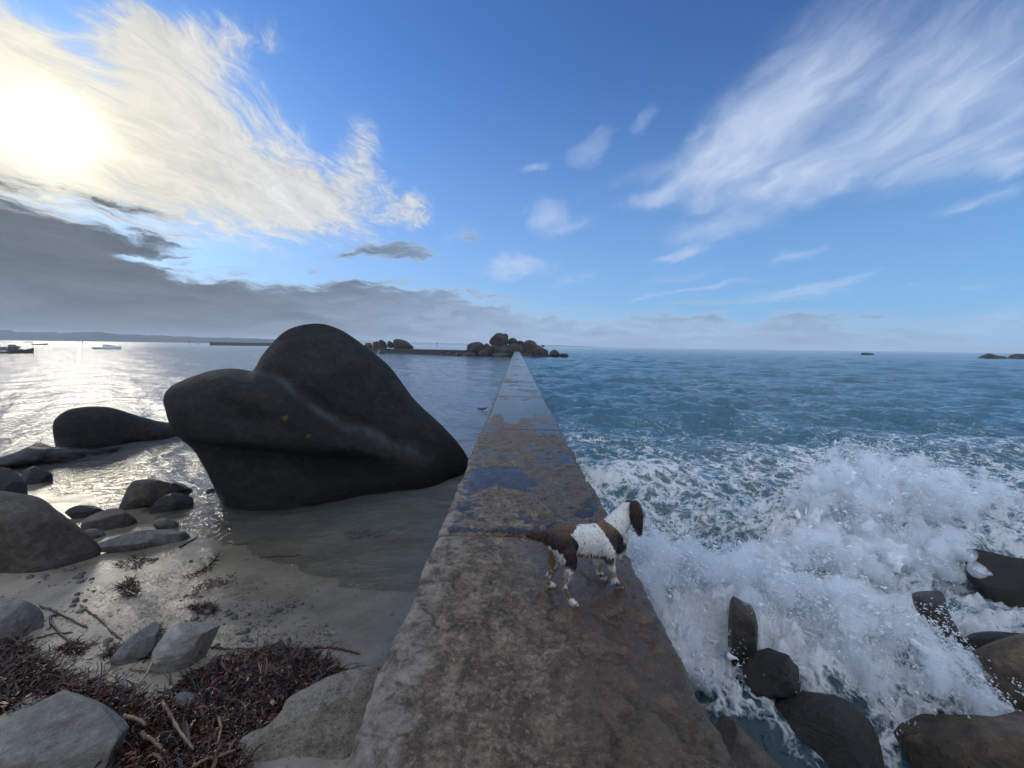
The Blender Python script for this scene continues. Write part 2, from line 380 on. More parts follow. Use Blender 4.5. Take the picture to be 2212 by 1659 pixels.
def mat_water():
    m, g, out = new_mat('sea water'); p = pos(g)
    x, y, z = g.sep(p)
    dist = g.vmath('LENGTH', g.vmath('SUBTRACT', p, tuple(CAM)))
    rgt = g.mapr(x, -.4, .8)
    # ripples; three sizes, the fine ones fading with distance
    pw = g.mapping(p, sc=(1, 1, .3))
    h1 = g.noise(g.mapping(pw, sc=(.8, 1.25, 1), rot=(0, 0, .5)), 1.1, 4, .55, .6)
    h2 = g.noise(g.mapping(pw, sc=(.75, 1.3, 1), rot=(0, 0, -.3)), 4.6, 4, .6, .5)
    h3 = g.noise(pw, .23, 3, .5, .3)
    amp1 = g.mapr(rgt, 0., 1., .060, .20, 'LINEAR'); amp2 = g.mapr(rgt, 0., 1., .040, .060, 'LINEAR')
    hh = g.math('ADD', g.math('MULTIPLY', h1, amp1), g.math('MULTIPLY', h2, amp2))
    hh = g.math('ADD', hh, g.math('MULTIPLY', h3, g.mapr(rgt, 0., 1., .08, .45, 'LINEAR')))
    nrm = bump(g, hh, 1., 1.)
    # colour of the water body
    deep = g.mix(rgt, (.11, .14, .165), (.044, .120, .155))
    shal = g.mix(g.noise(p, .35, 3), (.20, .205, .195), (.18, .20, .205))
    body = g.mix(g.attr('depth'), shal, deep)
    turb = g.math('MULTIPLY', g.mapr(y, 5., 16., 1., 0.), g.mapr(y, 3.2, 4.6))
    body = g.mix(g.math('MULTIPLY', rgt, g.mapr(y, 4.6, 3.2)), body, (.012, .034, .042))
    body = g.mix(g.math('MULTIPLY', g.math('MULTIPLY', turb, rgt), g.mapr(g.noise(p, .9, 4), .4, .65)), body, (.105, .125, .112))
    dif = g.new('ShaderNodeBsdfDiffuse'); g.put(dif.inputs[0], body); g.l.new(nrm, dif.inputs['Normal'])
    tr = g.new('ShaderNodeBsdfTransparent'); g.put(tr.inputs[0], (.93, .96, .95))
    ms = g.new('ShaderNodeMixShader'); g.put(ms.inputs[0], g.attr('opac')); g.l.new(tr.outputs[0], ms.inputs[1]); g.l.new(dif.outputs[0], ms.inputs[2])
    gl = g.new('ShaderNodeBsdfGlossy'); g.put(gl.inputs[0], (1, 1, 1)); g.put(gl.inputs['Roughness'], g.mapr(dist, 8., 400., .07, .16, 'LINEAR')); g.l.new(nrm, gl.inputs['Normal'])
    fr = g.new('ShaderNodeFresnel'); fr.inputs[0].default_value = 1.33; g.l.new(nrm, fr.inputs[1])
    mw = g.new('ShaderNodeMixShader'); g.put(mw.inputs[0], g.math('MULTIPLY', fr.outputs[0], .95)); g.l.new(ms.outputs[0], mw.inputs[1]); g.l.new(gl.outputs[0], mw.inputs[2])
    # foam
    fa = g.attr('foam')
    wv = g.vmath('SCALE', g.vmath('SUBTRACT', g.noise(p, 1.4, 4, .6, out=1), (.5, .5, .5)), scale=.9)
    pf = g.vmath('ADD', p, wv)
    lace = g.math('SUBTRACT', 1., g.mapr(g.voro(pf, 2.6, 'DISTANCE_TO_EDGE'), 0., .30, 0., 1., 'LINEAR'))
    lace2 = g.math('SUBTRACT', 1., g.mapr(g.voro(pf, 8.5, 'DISTANCE_TO_EDGE'), 0., .34, 0., 1., 'LINEAR'))
    pat = g.math('ADD', g.math('ADD', g.math('MULTIPLY', lace, .20), g.math('MULTIPLY', lace2, .16)), g.math('MULTIPLY', g.noise(pf, 2.4, 9, .72, .5), .98))
    th = g.math('SUBTRACT', 1.08, fa)
    ff = g.mapr(pat, th, g.math('ADD', th, .28))
    ff = g.math('MULTIPLY', ff, g.mapr(fa, .02, .15))
    fd = g.new('ShaderNodeBsdfDiffuse'); g.put(fd.inputs[0], (.95, .97, .99))
    g.l.new(bump(g, g.math('ADD', g.noise(p, 11, 8, .75, .5), pat), .09, 1.), fd.inputs['Normal'])
    ft = g.new('ShaderNodeBsdfTranslucent'); g.put(ft.inputs[0], (.88, .92, .94))
    fm = g.new('ShaderNodeMixShader'); fm.inputs[0].default_value = .08; g.l.new(fd.outputs[0], fm.inputs[1]); g.l.new(ft.outputs[0], fm.inputs[2])
    mf = g.new('ShaderNodeMixShader'); g.put(mf.inputs[0], ff); g.l.new(mw.outputs[0], mf.inputs[1]); g.l.new(fm.outputs[0], mf.inputs[2])
    g.l.new(mf.outputs[0], out.inputs[0])
    return m
def build_sea():
    na, nr = 820, 500
    th = np.radians(np.linspace(-86, 86, na)); rr = np.concatenate([1.1*(420/1.1)**np.linspace(0, 1, nr-14), 420*(30000/420)**(np.arange(1, 15)/14)])
    T, Rr = np.meshgrid(th, rr); x, y = (Rr*np.sin(T)).ravel(), (Rr*np.cos(T)).ravel()-.3
    cell = np.maximum(Rr.ravel()*.0106, .03)
    k = sstep(-.35, .6, x)
    dep = np.clip(-sand_z(x, y), 0, 3)
    zl = waves(x, y, SEA_L, cell)*sstep(0, .5, dep+.04); zr = waves(x, y, SEA_R, cell)*(.65+.35*sstep(2, 12, y))
    sh, foam = surge(x, y)
    z = zl*(1-k)+(zr+sh)*k
    z *= sstep(900, 300, np.hypot(x, y))
    p = P3(x, y)
    # thin wash lines on the beach
    wl = waterline(x)-y
    wash = (1-k)*np.exp(-((wl+.05+.25*fbm(p*1.7, 3, 91))/.035)**2)*(.30+.5*fbm(p*2.1, 2, 92))+(1-k)*sstep(-1.9, -.1, wl)*sstep(.3, -.05, wl)*(.20+.26*fbm(p*1.3, 3, 93))*sstep(-4.2, -2.4, x)
    foam = np.where(x < .2, np.clip(wash, 0, 1), foam)
    opac = np.where(x < .2, (1-np.exp(-dep*2.4))*.97, 1.)
    depth = np.where(x < .2, sstep(.15, 1.3, dep), 1.)
    o = mesh_obj('sea', P3(x, y, z), grid_faces(na, nr), mat_water(), attrs={'foam': foam, 'opac': opac, 'depth': depth})
    tag(o, kind='structure'); return o
build_sea()

# ------------------------------------------------------------------ jetty
JX0, JX1, JZ = -.655, .90, 1.70
def mat_concrete():
    m, g, out = new_mat('weathered concrete'); p = pos(g); x, y, z = g.sep(p)
    n1 = g.noise(p, 1.5, 6, .6, .3); n2 = g.noise(p, 7, 7, .68, .5); n3 = g.noise(p, 38, 6, .72, .3); n4 = g.noise(p, 190, 3, .7)
    c = g.ramp(n2, [(.30, (.026, .016, .008)), (.45, (.078, .050, .026)), (.56, (.150, .108, .068)), (.70, (.29, .222, .150))])
    c = g.mix(g.mapr(n3, .52, .66, 0., .60), c, (.33, .262, .185))
    c = g.mix(g.mapr(n3, .48, .38, 0., .8), c, (.018, .013, .009))
    c = g.mix(g.mapr(n4, .56, .70, 0., .5), c, (.030, .027, .024))
    # pale salt-bleached strip along the left edge, brown algae towards the sea side
    pale = g.math('MULTIPLY', g.mapr(g.math('ADD', x, g.math('MULTIPLY', n1, .5)), -.38, -.02, 1., 0.), g.mapr(n2, .38, .60))
    c = g.mix(g.math('MULTIPLY', pale, .45), c, (.33, .31, .29))
    alg = g.math('MULTIPLY', g.mapr(g.math('ADD', x, g.math('MULTIPLY', g.math('SUBTRACT', n1, .5), 1.5)), .0, .60), g.mapr(n2, .30, .60, .45, 1.))
    c = g.mix(g.math('MULTIPLY', alg, .75), c, g.mix(n3, (.030, .018, .008), (.17, .105, .043)))
    far = g.mapr(y, 3.0, 8.0); c = g.mix(g.math('MULTIPLY', far, .65), c, g.mix(n3, (.045, .029, .016), (.19, .130, .078)))
    hol = g.math('MULTIPLY', g.attr('hollow'), g.mapr(n3, .34, .60, 1., .35)); c = g.mix(g.math('MULTIPLY', hol, .72), c, (.026, .019, .012))  # shade of the hollows painted into the colour; cracks and joints dark too
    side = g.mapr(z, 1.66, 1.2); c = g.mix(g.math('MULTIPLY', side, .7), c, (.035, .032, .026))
    wet = g.mapr(g.math('ADD', alg, g.math('MULTIPLY', g.math('SUBTRACT', n1, .5), 1.5)), .10, .55)
    c = g.mix(g.math('MULTIPLY', wet, .5), c, g.mix(1., c, (.5, .46, .43), 'MULTIPLY'))
    r = g.math('ADD', g.mapr(wet, 0., 1., .55, .22, 'LINEAR'), g.math('MULTIPLY', g.math('SUBTRACT', n3, .5), .6))
    h = g.math('ADD', g.math('ADD', g.math('MULTIPLY', n3, .75), g.math('MULTIPLY', n4, .18)), g.math('MULTIPLY', n2, 1.1))
    # a film of sea water lies where the spray has just landed, by the dog
    film = g.math('MULTIPLY', g.mapr(g.math('ADD', x, g.math('MULTIPLY', g.math('SUBTRACT', n1, .5), 1.3)), -.05, .35), g.math('MULTIPLY', g.mapr(g.math('ADD', y, g.math('MULTIPLY', g.math('SUBTRACT', n2, .5), 1.2)), 1.2, 1.8), g.mapr(y, 3.4, 2.9)))
    c = g.mix(g.math('MULTIPLY', film, .55), c, g.mix(n3, (.020, .011, .004), (.075, .043, .016)))
    r = g.mix(film, r, g.mapr(n3, .4, .65, .06, .30))
    h = g.math('MULTIPLY', h, g.mapr(film, 0., 1., 1., .30, 'LINEAR'))
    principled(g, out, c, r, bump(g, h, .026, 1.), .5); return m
def mat_puddle():
    m, g, out = new_mat('standing water'); p = pos(g)
    n = bump(g, g.noise(p, 9, 3, .5), .0025, .7)
    gl = g.new('ShaderNodeBsdfGlossy'); g.put(gl.inputs['Roughness'], .17); g.l.new(n, gl.inputs['Normal'])
    tr = g.new('ShaderNodeBsdfTransparent'); g.put(tr.inputs[0], (.86, .86, .84))
    fr = g.new('ShaderNodeFresnel'); fr.inputs[0].default_value = 1.42; g.l.new(n, fr.inputs[1])
    mx = g.new('ShaderNodeMixShader'); g.l.new(fr.outputs[0], mx.inputs[0]); g.l.new(tr.outputs[0], mx.inputs[1]); g.l.new(gl.outputs[0], mx.inputs[2])
    g.l.new(mx.outputs[0], out.inputs[0]); return m
CRACKS = [[(805, 1600), (860, 1590), (960, 1555), (1010, 1540), (1070, 1500), (1105, 1470)], [(1062, 1400), (1052, 1340), (1056, 1290), (1080, 1250), (1070, 1235)],
          [(1105, 1470), (1098, 1550)], [(1330, 1600), (1390, 1555)], [(960, 1370), (1040, 1345), (1060, 1330)], [(1185, 1290), (1190, 1340), (1165, 1400)]]
_r = np.random.RandomState(77)
for _k in range(9):
    _p = np.array([760+600*_r.rand(), 1180+420*_r.rand()]); _a = _r.rand()*6.3; _c = [tuple(_p)]
    for _j in range(4): _a += _r.randn()*.7; _p = _p+np.array([math.cos(_a)*34, math.sin(_a)*20]); _c.append(tuple(_p))
    CRACKS.append(_c)
CRACKS = [np.array([on_z(u, v, JZ)[:2] for u, v in c]) for c in CRACKS]
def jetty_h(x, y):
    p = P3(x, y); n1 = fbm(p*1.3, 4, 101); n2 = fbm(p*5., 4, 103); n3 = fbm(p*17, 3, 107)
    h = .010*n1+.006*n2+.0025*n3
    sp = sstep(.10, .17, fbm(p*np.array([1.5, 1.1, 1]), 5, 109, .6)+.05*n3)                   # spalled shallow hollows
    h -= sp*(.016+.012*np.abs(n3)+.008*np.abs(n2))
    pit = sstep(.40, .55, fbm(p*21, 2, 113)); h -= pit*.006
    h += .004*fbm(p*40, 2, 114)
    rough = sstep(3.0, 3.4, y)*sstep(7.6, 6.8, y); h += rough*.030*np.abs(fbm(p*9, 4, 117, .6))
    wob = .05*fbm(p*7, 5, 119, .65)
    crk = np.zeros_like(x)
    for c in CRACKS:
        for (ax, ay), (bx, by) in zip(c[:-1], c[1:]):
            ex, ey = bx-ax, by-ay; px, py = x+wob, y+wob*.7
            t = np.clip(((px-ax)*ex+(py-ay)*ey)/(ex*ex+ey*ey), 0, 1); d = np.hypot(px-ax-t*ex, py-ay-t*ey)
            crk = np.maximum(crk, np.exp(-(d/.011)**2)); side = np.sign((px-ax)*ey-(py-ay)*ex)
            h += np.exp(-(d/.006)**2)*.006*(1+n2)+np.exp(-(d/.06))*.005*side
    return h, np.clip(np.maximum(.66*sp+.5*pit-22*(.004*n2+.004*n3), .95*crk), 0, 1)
def build_jetty():
    J = empty('concrete_jetty', (0, 0, 0))
    tag(J, 'long straight concrete jetty wall with puddles running out to the rocky islet', 'jetty')
    mc, mp = mat_concrete(), mat_puddle()
    joints = [-3.0, 3.16, 7.30, 12.2]
    while joints[-1] < 118: joints.append(joints[-1]+5.2+rs.rand()*1.6)
    joints[-1] = 122.
    for i, (y0, y1) in enumerate(zip(joints[:-1], joints[1:])):
        step = .013 if i == 0 else .02 if i == 1 else .04 if i == 2 else .08 if i < 6 else .16
        nx = max(12, int((JX1-JX0)/step)); ny = max(10, int((y1-y0)/step))
        if i == 0: ys = np.concatenate([np.linspace(y0, .8, 60)[:-1], np.linspace(.8, y1-.012, int((y1-.8)/step))]); ny = len(ys)
        else: ys = np.linspace(y0+.012, y1-.012, ny)
        s = np.linspace(0, 1, nx); S, Yg = np.meshgrid(s, ys); y = Yg.ravel()
        chip = lambda k: .05*sstep(.25, .5, fbm(P3(y*0+k, y*2.6), 3, 133))
        oL = .024*fbm(P3(y*0+5, y*2.2), 4, 121)+.018*fbm(P3(y*0+5, y*11), 4, 123, .6)+chip(3); oR = .026*fbm(P3(y*0+9, y*2.2), 4, 125)+.018*fbm(P3(y*0+9, y*11), 4, 127, .6)-chip(7)
        x = (JX0+oL)+(JX1-JX0+oR-oL)*S.ravel()
        ez = np.minimum(x-JX0-oL, JX1+oR-x); ey = np.minimum(y-y0, y1-y)
        n = fbm(P3(x, y)*8, 3, 129)
        hh, hol = jetty_h(x, y); z = JZ+hh-.035*np.exp(-ez/(.018+.01*n))-.050*np.exp(-np.maximum(ey, 0)/.030)
        if i == 1: z -= .004
        V = P3(x, y, z); Fc = grid_faces(nx, ny)
        # side and end walls
        ring = np.concatenate([np.arange(nx), np.arange(1, ny)*nx+nx-1, (ny-1)*nx+np.arange(nx-2, -1, -1), np.arange(ny-2, 0, -1)*nx])
        base = len(V); m = len(ring)
        low1 = V[ring].copy(); low1[:, 2] = .9; low1[:, :2] += .02*np.stack([fbm(low1*3, 3, 131), np.zeros(m)], 1)
        low2 = V[ring].copy(); low2[:, 2] = -1.6
        low2[:, 0] += np.where(low2[:, 0] > .12, .12, -.12)*((low2[:, 0]-.12)**2 > .4)
        V = np.concatenate([V, low1, low2]); a = np.arange(m); b = (a+1) % m
        Fc = np.concatenate([Fc, np.stack([ring[a], base+a, base+b, ring[b]], 1), np.stack([base+a, base+m+a, base+m+b, base+b], 1)])
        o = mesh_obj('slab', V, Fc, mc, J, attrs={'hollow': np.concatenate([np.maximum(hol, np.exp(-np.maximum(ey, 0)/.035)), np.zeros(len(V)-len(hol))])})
        lev = JZ+np.quantile(z[(ez > .1)]-JZ, (.12 if i == 0 else .30 if i == 1 else .68+.2*rs.rand()))
        ya = 2.75 if i == 0 else y0+.03
        pu, pf = [], None
        nxp, nyp = 3, 3
        X, Y = np.meshgrid(np.linspace(JX0+.07, JX1-.07, nxp), np.linspace(ya, y1-.03, nyp))
        mesh_obj('puddle', P3(X.ravel(), Y.ravel(), lev), grid_faces(nxp, nyp), mp, o)
build_jetty()

# ------------------------------------------------------------------ rocks
def ico(sub):
    bm = bmesh.new(); bmesh.ops.create_icosphere(bm, subdivisions=sub, radius=1.)
    v = np.array([q.co[:] for q in bm.verts]); f = np.array([[q.index for q in t.verts] for t in bm.faces]); bm.free(); return v, f
ICO = {k: ico(k) for k in (2, 3, 4, 5, 6, 7)}
def project(p):
    d = np.asarray(p)-CAM; w = d@fw
    return 1106+FPX*(d@rt)/w, 829.5-FPX*(d@up)/w
def rock_mat(name, dark, mid, light, scale=1., rough=.75, speck=.35, lichen=None, wetz=None, bumpd=.03, big=1., band=.5, spec=.4):
    m, g, out = new_mat(name); p = pos(g)
    n1 = g.noise(p, 1.1*scale, 6, .62, .4); n2 = g.noise(p, 5.5*scale, 8, .70, .3); n3 = g.noise(p, 70*scale, 4, .7); n4 = g.noise(p, 20*scale, 6, .7)
    nb = g.noise(g.mapping(p, rot=(.5, .4, .8), sc=(1.2, 1.2, 9)), 1.6*scale, 7, .66, .8)              # bedding streaks
    mixv = g.math('ADD', g.math('ADD', g.math('MULTIPLY', n1, .35), g.math('MULTIPLY', n2, .65-.35*band)), g.math('MULTIPLY', nb, .35*band))
    c = g.ramp(mixv, [(.36, dark), (.49, mid), (.62, light)])
    c = g.mix(g.mapr(n3, .52, .68, 0., speck), c, tuple(min(1, q*1.7) for q in light))
    c = g.mix(g.mapr(n4, .54, .66, 0., speck*1.3), c, tuple(q*.5 for q in dark))
    if lichen: c = g.mix(g.mapr(g.noise(p, 3.2*scale, 6, .72), .58, .68, 0., .6), c, lichen)
    r = rough
    if wetz is not None:
        z = g.sep(p)[2]; wet = g.mapr(g.math('ADD', z, g.math('MULTIPLY', g.math('SUBTRACT', n2, .5), .5)), wetz+.25, wetz-.1)
        c = g.mix(wet, c, g.mix(1., c, (.42, .42, .40), 'MULTIPLY')); r = g.mapr(wet, 0., 1., rough, .25, 'LINEAR')
    ms = g.sep(g.attr('mark', 'Color'))
    c = g.mix(ms[0], c, g.mix(n2, (.06, .067, .075), (.17, .18, .195)))
    c = g.mix(ms[1], c, (.12, .088, .012))
    h = g.math('ADD', g.math('ADD', g.math('MULTIPLY', n2, 1.), g.math('MULTIPLY', nb, band)), g.math('ADD', g.math('MULTIPLY', n4, .5), g.math('MULTIPLY', n3, .16)))
    principled(g, out, c, r, bump(g, h, bumpd, 1.), spec); return m
def smooth_loop(a, n=96):
    """closed outline -> periodic Catmull-Rom resample"""
    a = np.asarray(a, float); m = len(a); o = []
    for i in range(m):
        p0, p1, p2, p3 = a[i-1], a[i], a[(i+1) % m], a[(i+2) % m]
        for t in np.linspace(0, 1, 8, endpoint=False):
            o.append(.5*(2*p1+(p2-p0)*t+(2*p0-5*p1+4*p2-p3)*t*t+(3*p1-p0-3*p2+p3)*t**3))
    return np.array(o)
def radial(outl, th):
    """distance from the origin to a star-shaped outline in directions th"""
    a = np.arctan2(outl[:, 1], outl[:, 0]); r = np.hypot(outl[:, 0], outl[:, 1]); o = np.argsort(a); a, r = a[o], r[o]
    a = np.concatenate([a-2*math.pi, a, a+2*math.pi]); r = np.concatenate([r, r, r])
    return np.interp(th, a, r)
def rock(name, outline, anchor, mat, label, group=None, thick=.7, pw=.9, pc=.9, rough=.05, facets=0, sub=5, seed=0, view='full', centre=None, shape=None, marks=None, fscale=1.6, push=.35, cat='rock', parent=None):
    """a boulder whose outline is known from one side: given its own distance, depth and surface relief.
    outline in photo pixels, anchor = world point where its front meets the ground"""
    outl = smooth_loop(outline); c0 = np.array(centre) if centre is not None else outl.mean(0)
    A = np.asarray(anchor, float); d = ray(*c0)
    n = d.copy()
    if view == 'flat': n[2] = 0
    n /= np.linalg.norm(n)
    # first guess of the size, then move the section plane back into the ground behind its front edge
    t = ((A-CAM)@n)/(d@n); size = t*np.linalg.norm(outl-c0, axis=1).mean()/FPX
    A = A+n*size*push
    t = ((A-CAM)@n)/(d@n); C0 = CAM+d*t
    e1 = np.cross(n, [0, 0, 1.]); e1 /= np.linalg.norm(e1); e2 = np.cross(e1, n)
    pts = []
    for u, v in outl:
        q = ray(u, v); s = ((A-CAM)@n)/(q@n); w = CAM+q*s-C0; pts.append((w@e1, w@e2))
    pts = np.array(pts); size = np.hypot(*pts.T).mean(); T = thick*size
    D, Fc = ICO[sub]; a, b, cc = D.T
    rho = np.hypot(a, b); th = np.arctan2(b, a); Rr = radial(pts, th)*(1+.014*facets)
    Rs = Rr*rho**pw; depth = T*np.sign(cc)*np.abs(cc)**pc
    V = C0+np.outer(Rs*np.cos(th), e1)+np.outer(Rs*np.sin(th), e2)-np.outer(depth, n)
    rr = np.random.RandomState(seed+5)
    L = V-C0
    for k in range(facets):                       # flat broken faces, turned mostly towards the viewer
        f = rr.randn(3); f /= np.linalg.norm(f); f = f-n*(.55+.5*rr.rand())+e2*.25; f /= np.linalg.norm(f)
        h = L@f; lim = h.max()*(.60+.22*rr.rand()); over = np.maximum(h-lim, 0); L -= np.outer(over*.96, f)
    V = C0+L
    nr = L/(np.linalg.norm(L, axis=1)[:, None]+1e-9)
    edge = .35+.65*(np.abs(cc))                    # relief is gentler at the outline
    V += nr*(size*rough*edge*(fbm(V*fscale/size+seed, 4, seed)*1.+.35*fbm(V*fscale*4/size+seed, 5, seed+50, .6)))[:, None]
    if shape is not None:
        V = shape(V, C0, e1, e2, n, size)
        E = np.concatenate([Fc[:, [0, 1]], Fc[:, [1, 2]], Fc[:, [2, 0]]])
        for _ in range(5):
            acc = np.zeros_like(V); cn = np.zeros(len(V)); np.add.at(acc, E[:, 0], V[E[:, 1]]); np.add.at(cn, E[:, 0], 1.); V = .4*V+.6*acc/cn[:, None]
        V += nr*(.030*fbm(V*2.2, 6, 19, .62)*edge)[:, None]
    o = mesh_obj(name, V-C0, Fc, mat, parent)
    if parent is None: o.location = C0
    if marks is not None:
        mk = np.zeros((len(V), 4), np.float32); mk[:, 3] = 1; mk[:, :3] = marks(V)
        o.data.attributes.new('mark', 'FLOAT_COLOR', 'POINT').data.foreach_set('color', mk.ravel())
    if label: tag(o, label, cat, group)
    return o
def r3(x, y): return ((400+x/2.765)*.8641, (780+y/2.765)*.8641)
def poly_d(px, py, pts):
    """distance to a polyline and signed side"""
    best = np.full(px.shape, 1e9); sgn = np.zeros(px.shape)
    for (ax, ay), (bx, by) in zip(pts[:-1], pts[1:]):
        ex, ey = bx-ax, by-ay; t = np.clip(((px-ax)*ex+(py-ay)*ey)/(ex*ex+ey*ey), 0, 1); d = np.hypot(px-ax-t*ex, py-ay-t*ey)
        s = ex*(py-ay)-ey*(px-ax); k = d < best; best[k] = d[k]; sgn[k] = np.sign(s)[k]
    return best, sgn

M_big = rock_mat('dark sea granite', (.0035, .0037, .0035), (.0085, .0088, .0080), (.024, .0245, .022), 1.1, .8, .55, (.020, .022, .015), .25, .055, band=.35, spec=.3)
M_grey = rock_mat('grey granite', (.06, .058, .056), (.13, .126, .119), (.23, .222, .208), 2.2, .85, .3, (.13, .105, .085), .12, .022)
M_brown = rock_mat('brown granite', (.030, .025, .020), (.070, .058, .046), (.135, .116, .095), 2.0, .8, .3, (.10, .075, .042), .12, .03)
M_wet = rock_mat('wet black rock', (.009, .006, .004), (.024, .017, .011), (.065, .047, .030), 2.4, .25, .4, None, .6, .035, spec=.55)
M_tan = rock_mat('tan wet rock', (.022, .014, .008), (.080, .055, .031), (.17, .122, .070), 2.0, .5, .4, None, .25, .03)
M_pale = rock_mat('pale granite', (.105, .098, .092), (.21, .198, .18), (.35, .33, .295), 2.2, .85, .3, (.30, .23, .17), -.5, .022, band=.8)
M_conc = rock_mat('broken concrete', (.065, .058, .050), (.28, .245, .195), (.42, .375, .30), 4.0, .9, .8, None, -.5, .05)
M_islet = rock_mat('islet granite', (.012, .011, .010), (.030, .027, .023), (.062, .054, .043), .5, .85, .2, (.16, .12, .05), .5, .12)
M_reef = rock_mat('dark reef', (.012, .011, .011), (.024, .022, .021), (.045, .040, .038), 1.2, .5, .2, None, .3, .03)

HERO = [r3(*q) for q in [(55, 580), (90, 510), (190, 460), (330, 410), (450, 393), (560, 400), (640, 415), (700, 310), (790, 200), (870, 130), (970, 92), (1090, 80), (1200, 100), (1300, 150),
        (1400, 220), (1490, 290), (1580, 370), (1650, 460), (1720, 560), (1800, 650), (1900, 740), (1980, 820), (2050, 900), (2100, 980), (2130, 1040), (2120, 1130), (2000, 1260), (1600, 1380),
        (1200, 1500), (800, 1540), (590, 1470), (500, 1370), (420, 1250), (340, 1100), (230, 930), (140, 840), (90, 730)]]
CREASE = [(250, 880), (330, 900), (450, 930), (700, 948), (900, 958), (1100, 985), (1250, 990), (1400, 1005), (1600, 1045), (1800, 1090), (1950, 1115), (2120, 1120)]
GROOVE = [(600, 400), (680, 440), (760, 465), (900, 530), (1050, 640), (1250, 790), (1450, 850), (1700, 950), (1950, 1050), (2100, 1120)]
def to_r3(V):
    u, v = project(V); return (u/.8641-400)*2.765, (v/.8641-780)*2.765
def hero_shape(V, C0, e1, e2, n, size):
    x, y = to_r3(V); front = sstep(-.15, .45, -((V-C0)@n)/(size*.7))
    d, s = poly_d(x, y, CREASE); below = (s > 0)
    inn = np.where(below, .66*np.exp(-d/190)*sstep(0, 38, d), .0)-np.where(~below, .14*np.exp(-((d-60)/110)**2), 0)
    inn = inn*sstep(120, 420, x)*sstep(1800, 1250, x)
    dg, sg = poly_d(x, y, GROOVE)
    above = sg < 0
    inn += .34*np.exp(-(dg/70)**2)*sstep(620, 760, x)*sstep(1950, 1500, x)+np.where(above, .55*(1-np.exp(-dg/110)), 0)*sstep(2000, 1200, x)
    inn -= np.where(~above & ~below, .24*np.exp(-((dg-150)/120)**2)*sstep(1300, 900, x), 0)
    # long flutes running down the dome, a flat cheek at the left end
    inn += .05*np.sin((x+.55*y)/150.+.8*np.sin(y/300.))*sstep(60, 200, dg)
    inn += .35*sstep(420, 100, x)*sstep(700, 1000, y)
    V = V+np.outer(inn*front, n)
    V = V+np.outer(front*.02*fbm(V*2.3, 4, 77), -n)
    return V
def hero_marks(V):
    x, y = to_r3(V); d, s = poly_d(x, y, [(640, 415), (780, 440), (850, 480), (1000, 620), (1150, 720), (1300, 800), (1500, 840), (1650, 930), (1900, 1010)])
    w = 20+44*sstep(1000, 1800, x); st = np.exp(-(d/w)**2)*sstep(560, 700, x)*sstep(2050, 1700, x)*(.35+.65*sstep(-.25, .4, fbm(V*np.array([3, 3, 3]), 4, 5)))
    li = np.zeros_like(x)
    for cx, cyy, r in ((870, 735, 13), (1025, 860, 14)): li = np.maximum(li, sstep(r*1.5, r*.5, np.hypot(x-cx, y-cyy)+18*fbm(V*9, 3, 3)))
    return np.stack([st*.4, li, 0*x], 1)
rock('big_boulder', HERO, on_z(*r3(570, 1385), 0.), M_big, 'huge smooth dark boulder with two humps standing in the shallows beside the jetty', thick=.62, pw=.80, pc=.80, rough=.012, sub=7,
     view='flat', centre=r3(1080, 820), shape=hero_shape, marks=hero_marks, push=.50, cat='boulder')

def r2(x, y): return (x/2.4578*.8641, (1250+y/2.4578)*.8641)      # coordinates read off an enlarged lower-left view
def r1(x, y): return (x/3.16*.8641, (800+y/3.16)*.8641)
def r7(x, y): return ((1650+x/2.4308)*.8641, (1350+y/2.4308)*.8641)
# left shore
rock('low_boulder', [r1(*q) for q in [(418, 830), (450, 770), (540, 710), (680, 685), (830, 685), (950, 712), (1100, 760), (1250, 800), (1380, 820), (1560, 850), (1560, 960), (1200, 1000), (900, 1080), (600, 1090), (460, 1040), (425, 930)]],
     on_z(*r1(800, 1010), 0), M_big, 'long low black boulder in the bright water left of the huge boulder', thick=.55, rough=.02, view='flat', push=.4, centre=r1(800, 880))
rock('reef', [r1(*q) for q in [(-200, 1110), (0, 1085), (130, 1050), (240, 1000), (310, 975), (400, 1000), (520, 1010), (800, 1030), (1000, 1045), (900, 1085), (600, 1120), (200, 1150), (-200, 1180)]],
     on_z(*r1(400, 1130), 0), M_reef, 'flat black reef at the waterline below the long low boulder', thick=.5, rough=.10, view='flat', push=.2, facets=6, seed=3)
rock('shore_rock', [r1(*q) for q in [(-120, 1250), (-60, 1190), (60, 1180), (140, 1230), (200, 1300), (190, 1420), (0, 1480), (-140, 1400)]], sand_hit(*r1(60, 1430)), M_wet,
     'dark rounded rock cut by the left picture edge, above the brown slab', thick=.8, seed=4, facets=6)
rock('shore_rock', [r1(*q) for q in [(165, 1230), (220, 1180), (300, 1160), (370, 1180), (410, 1220), (405, 1290), (300, 1310), (190, 1300)]], sand_hit(*r1(300, 1290)), M_reef,
     'small black rock at the water edge far left', thick=.7, seed=5, facets=6)
rock('shore_boulder', [r1(*q) for q in [(-300, 1420), (-50, 1370), (130, 1385), (300, 1420), (420, 1500), (560, 1600), (680, 1700), (760, 1790), (740, 1860), (500, 1960), (200, 2040), (-100, 2080), (-350, 1800)]], sand_hit(*r1(330, 2000)), M_brown,
     'large sloping brown and grey boulder at the left edge above the sand', thick=.85, seed=6, facets=4, rough=.06, centre=r1(200, 1720), push=.5)
rock('shore_rock', [r1(*q) for q in [(935, 1470), (985, 1350), (1050, 1290), (1200, 1275), (1330, 1310), (1370, 1370), (1300, 1500), (1100, 1540), (930, 1520)]], sand_hit(*r1(1050, 1500)), M_brown,
     'blocky grey rock, biggest of the cluster near the foot of the huge boulder', thick=.8, seed=7, facets=10)
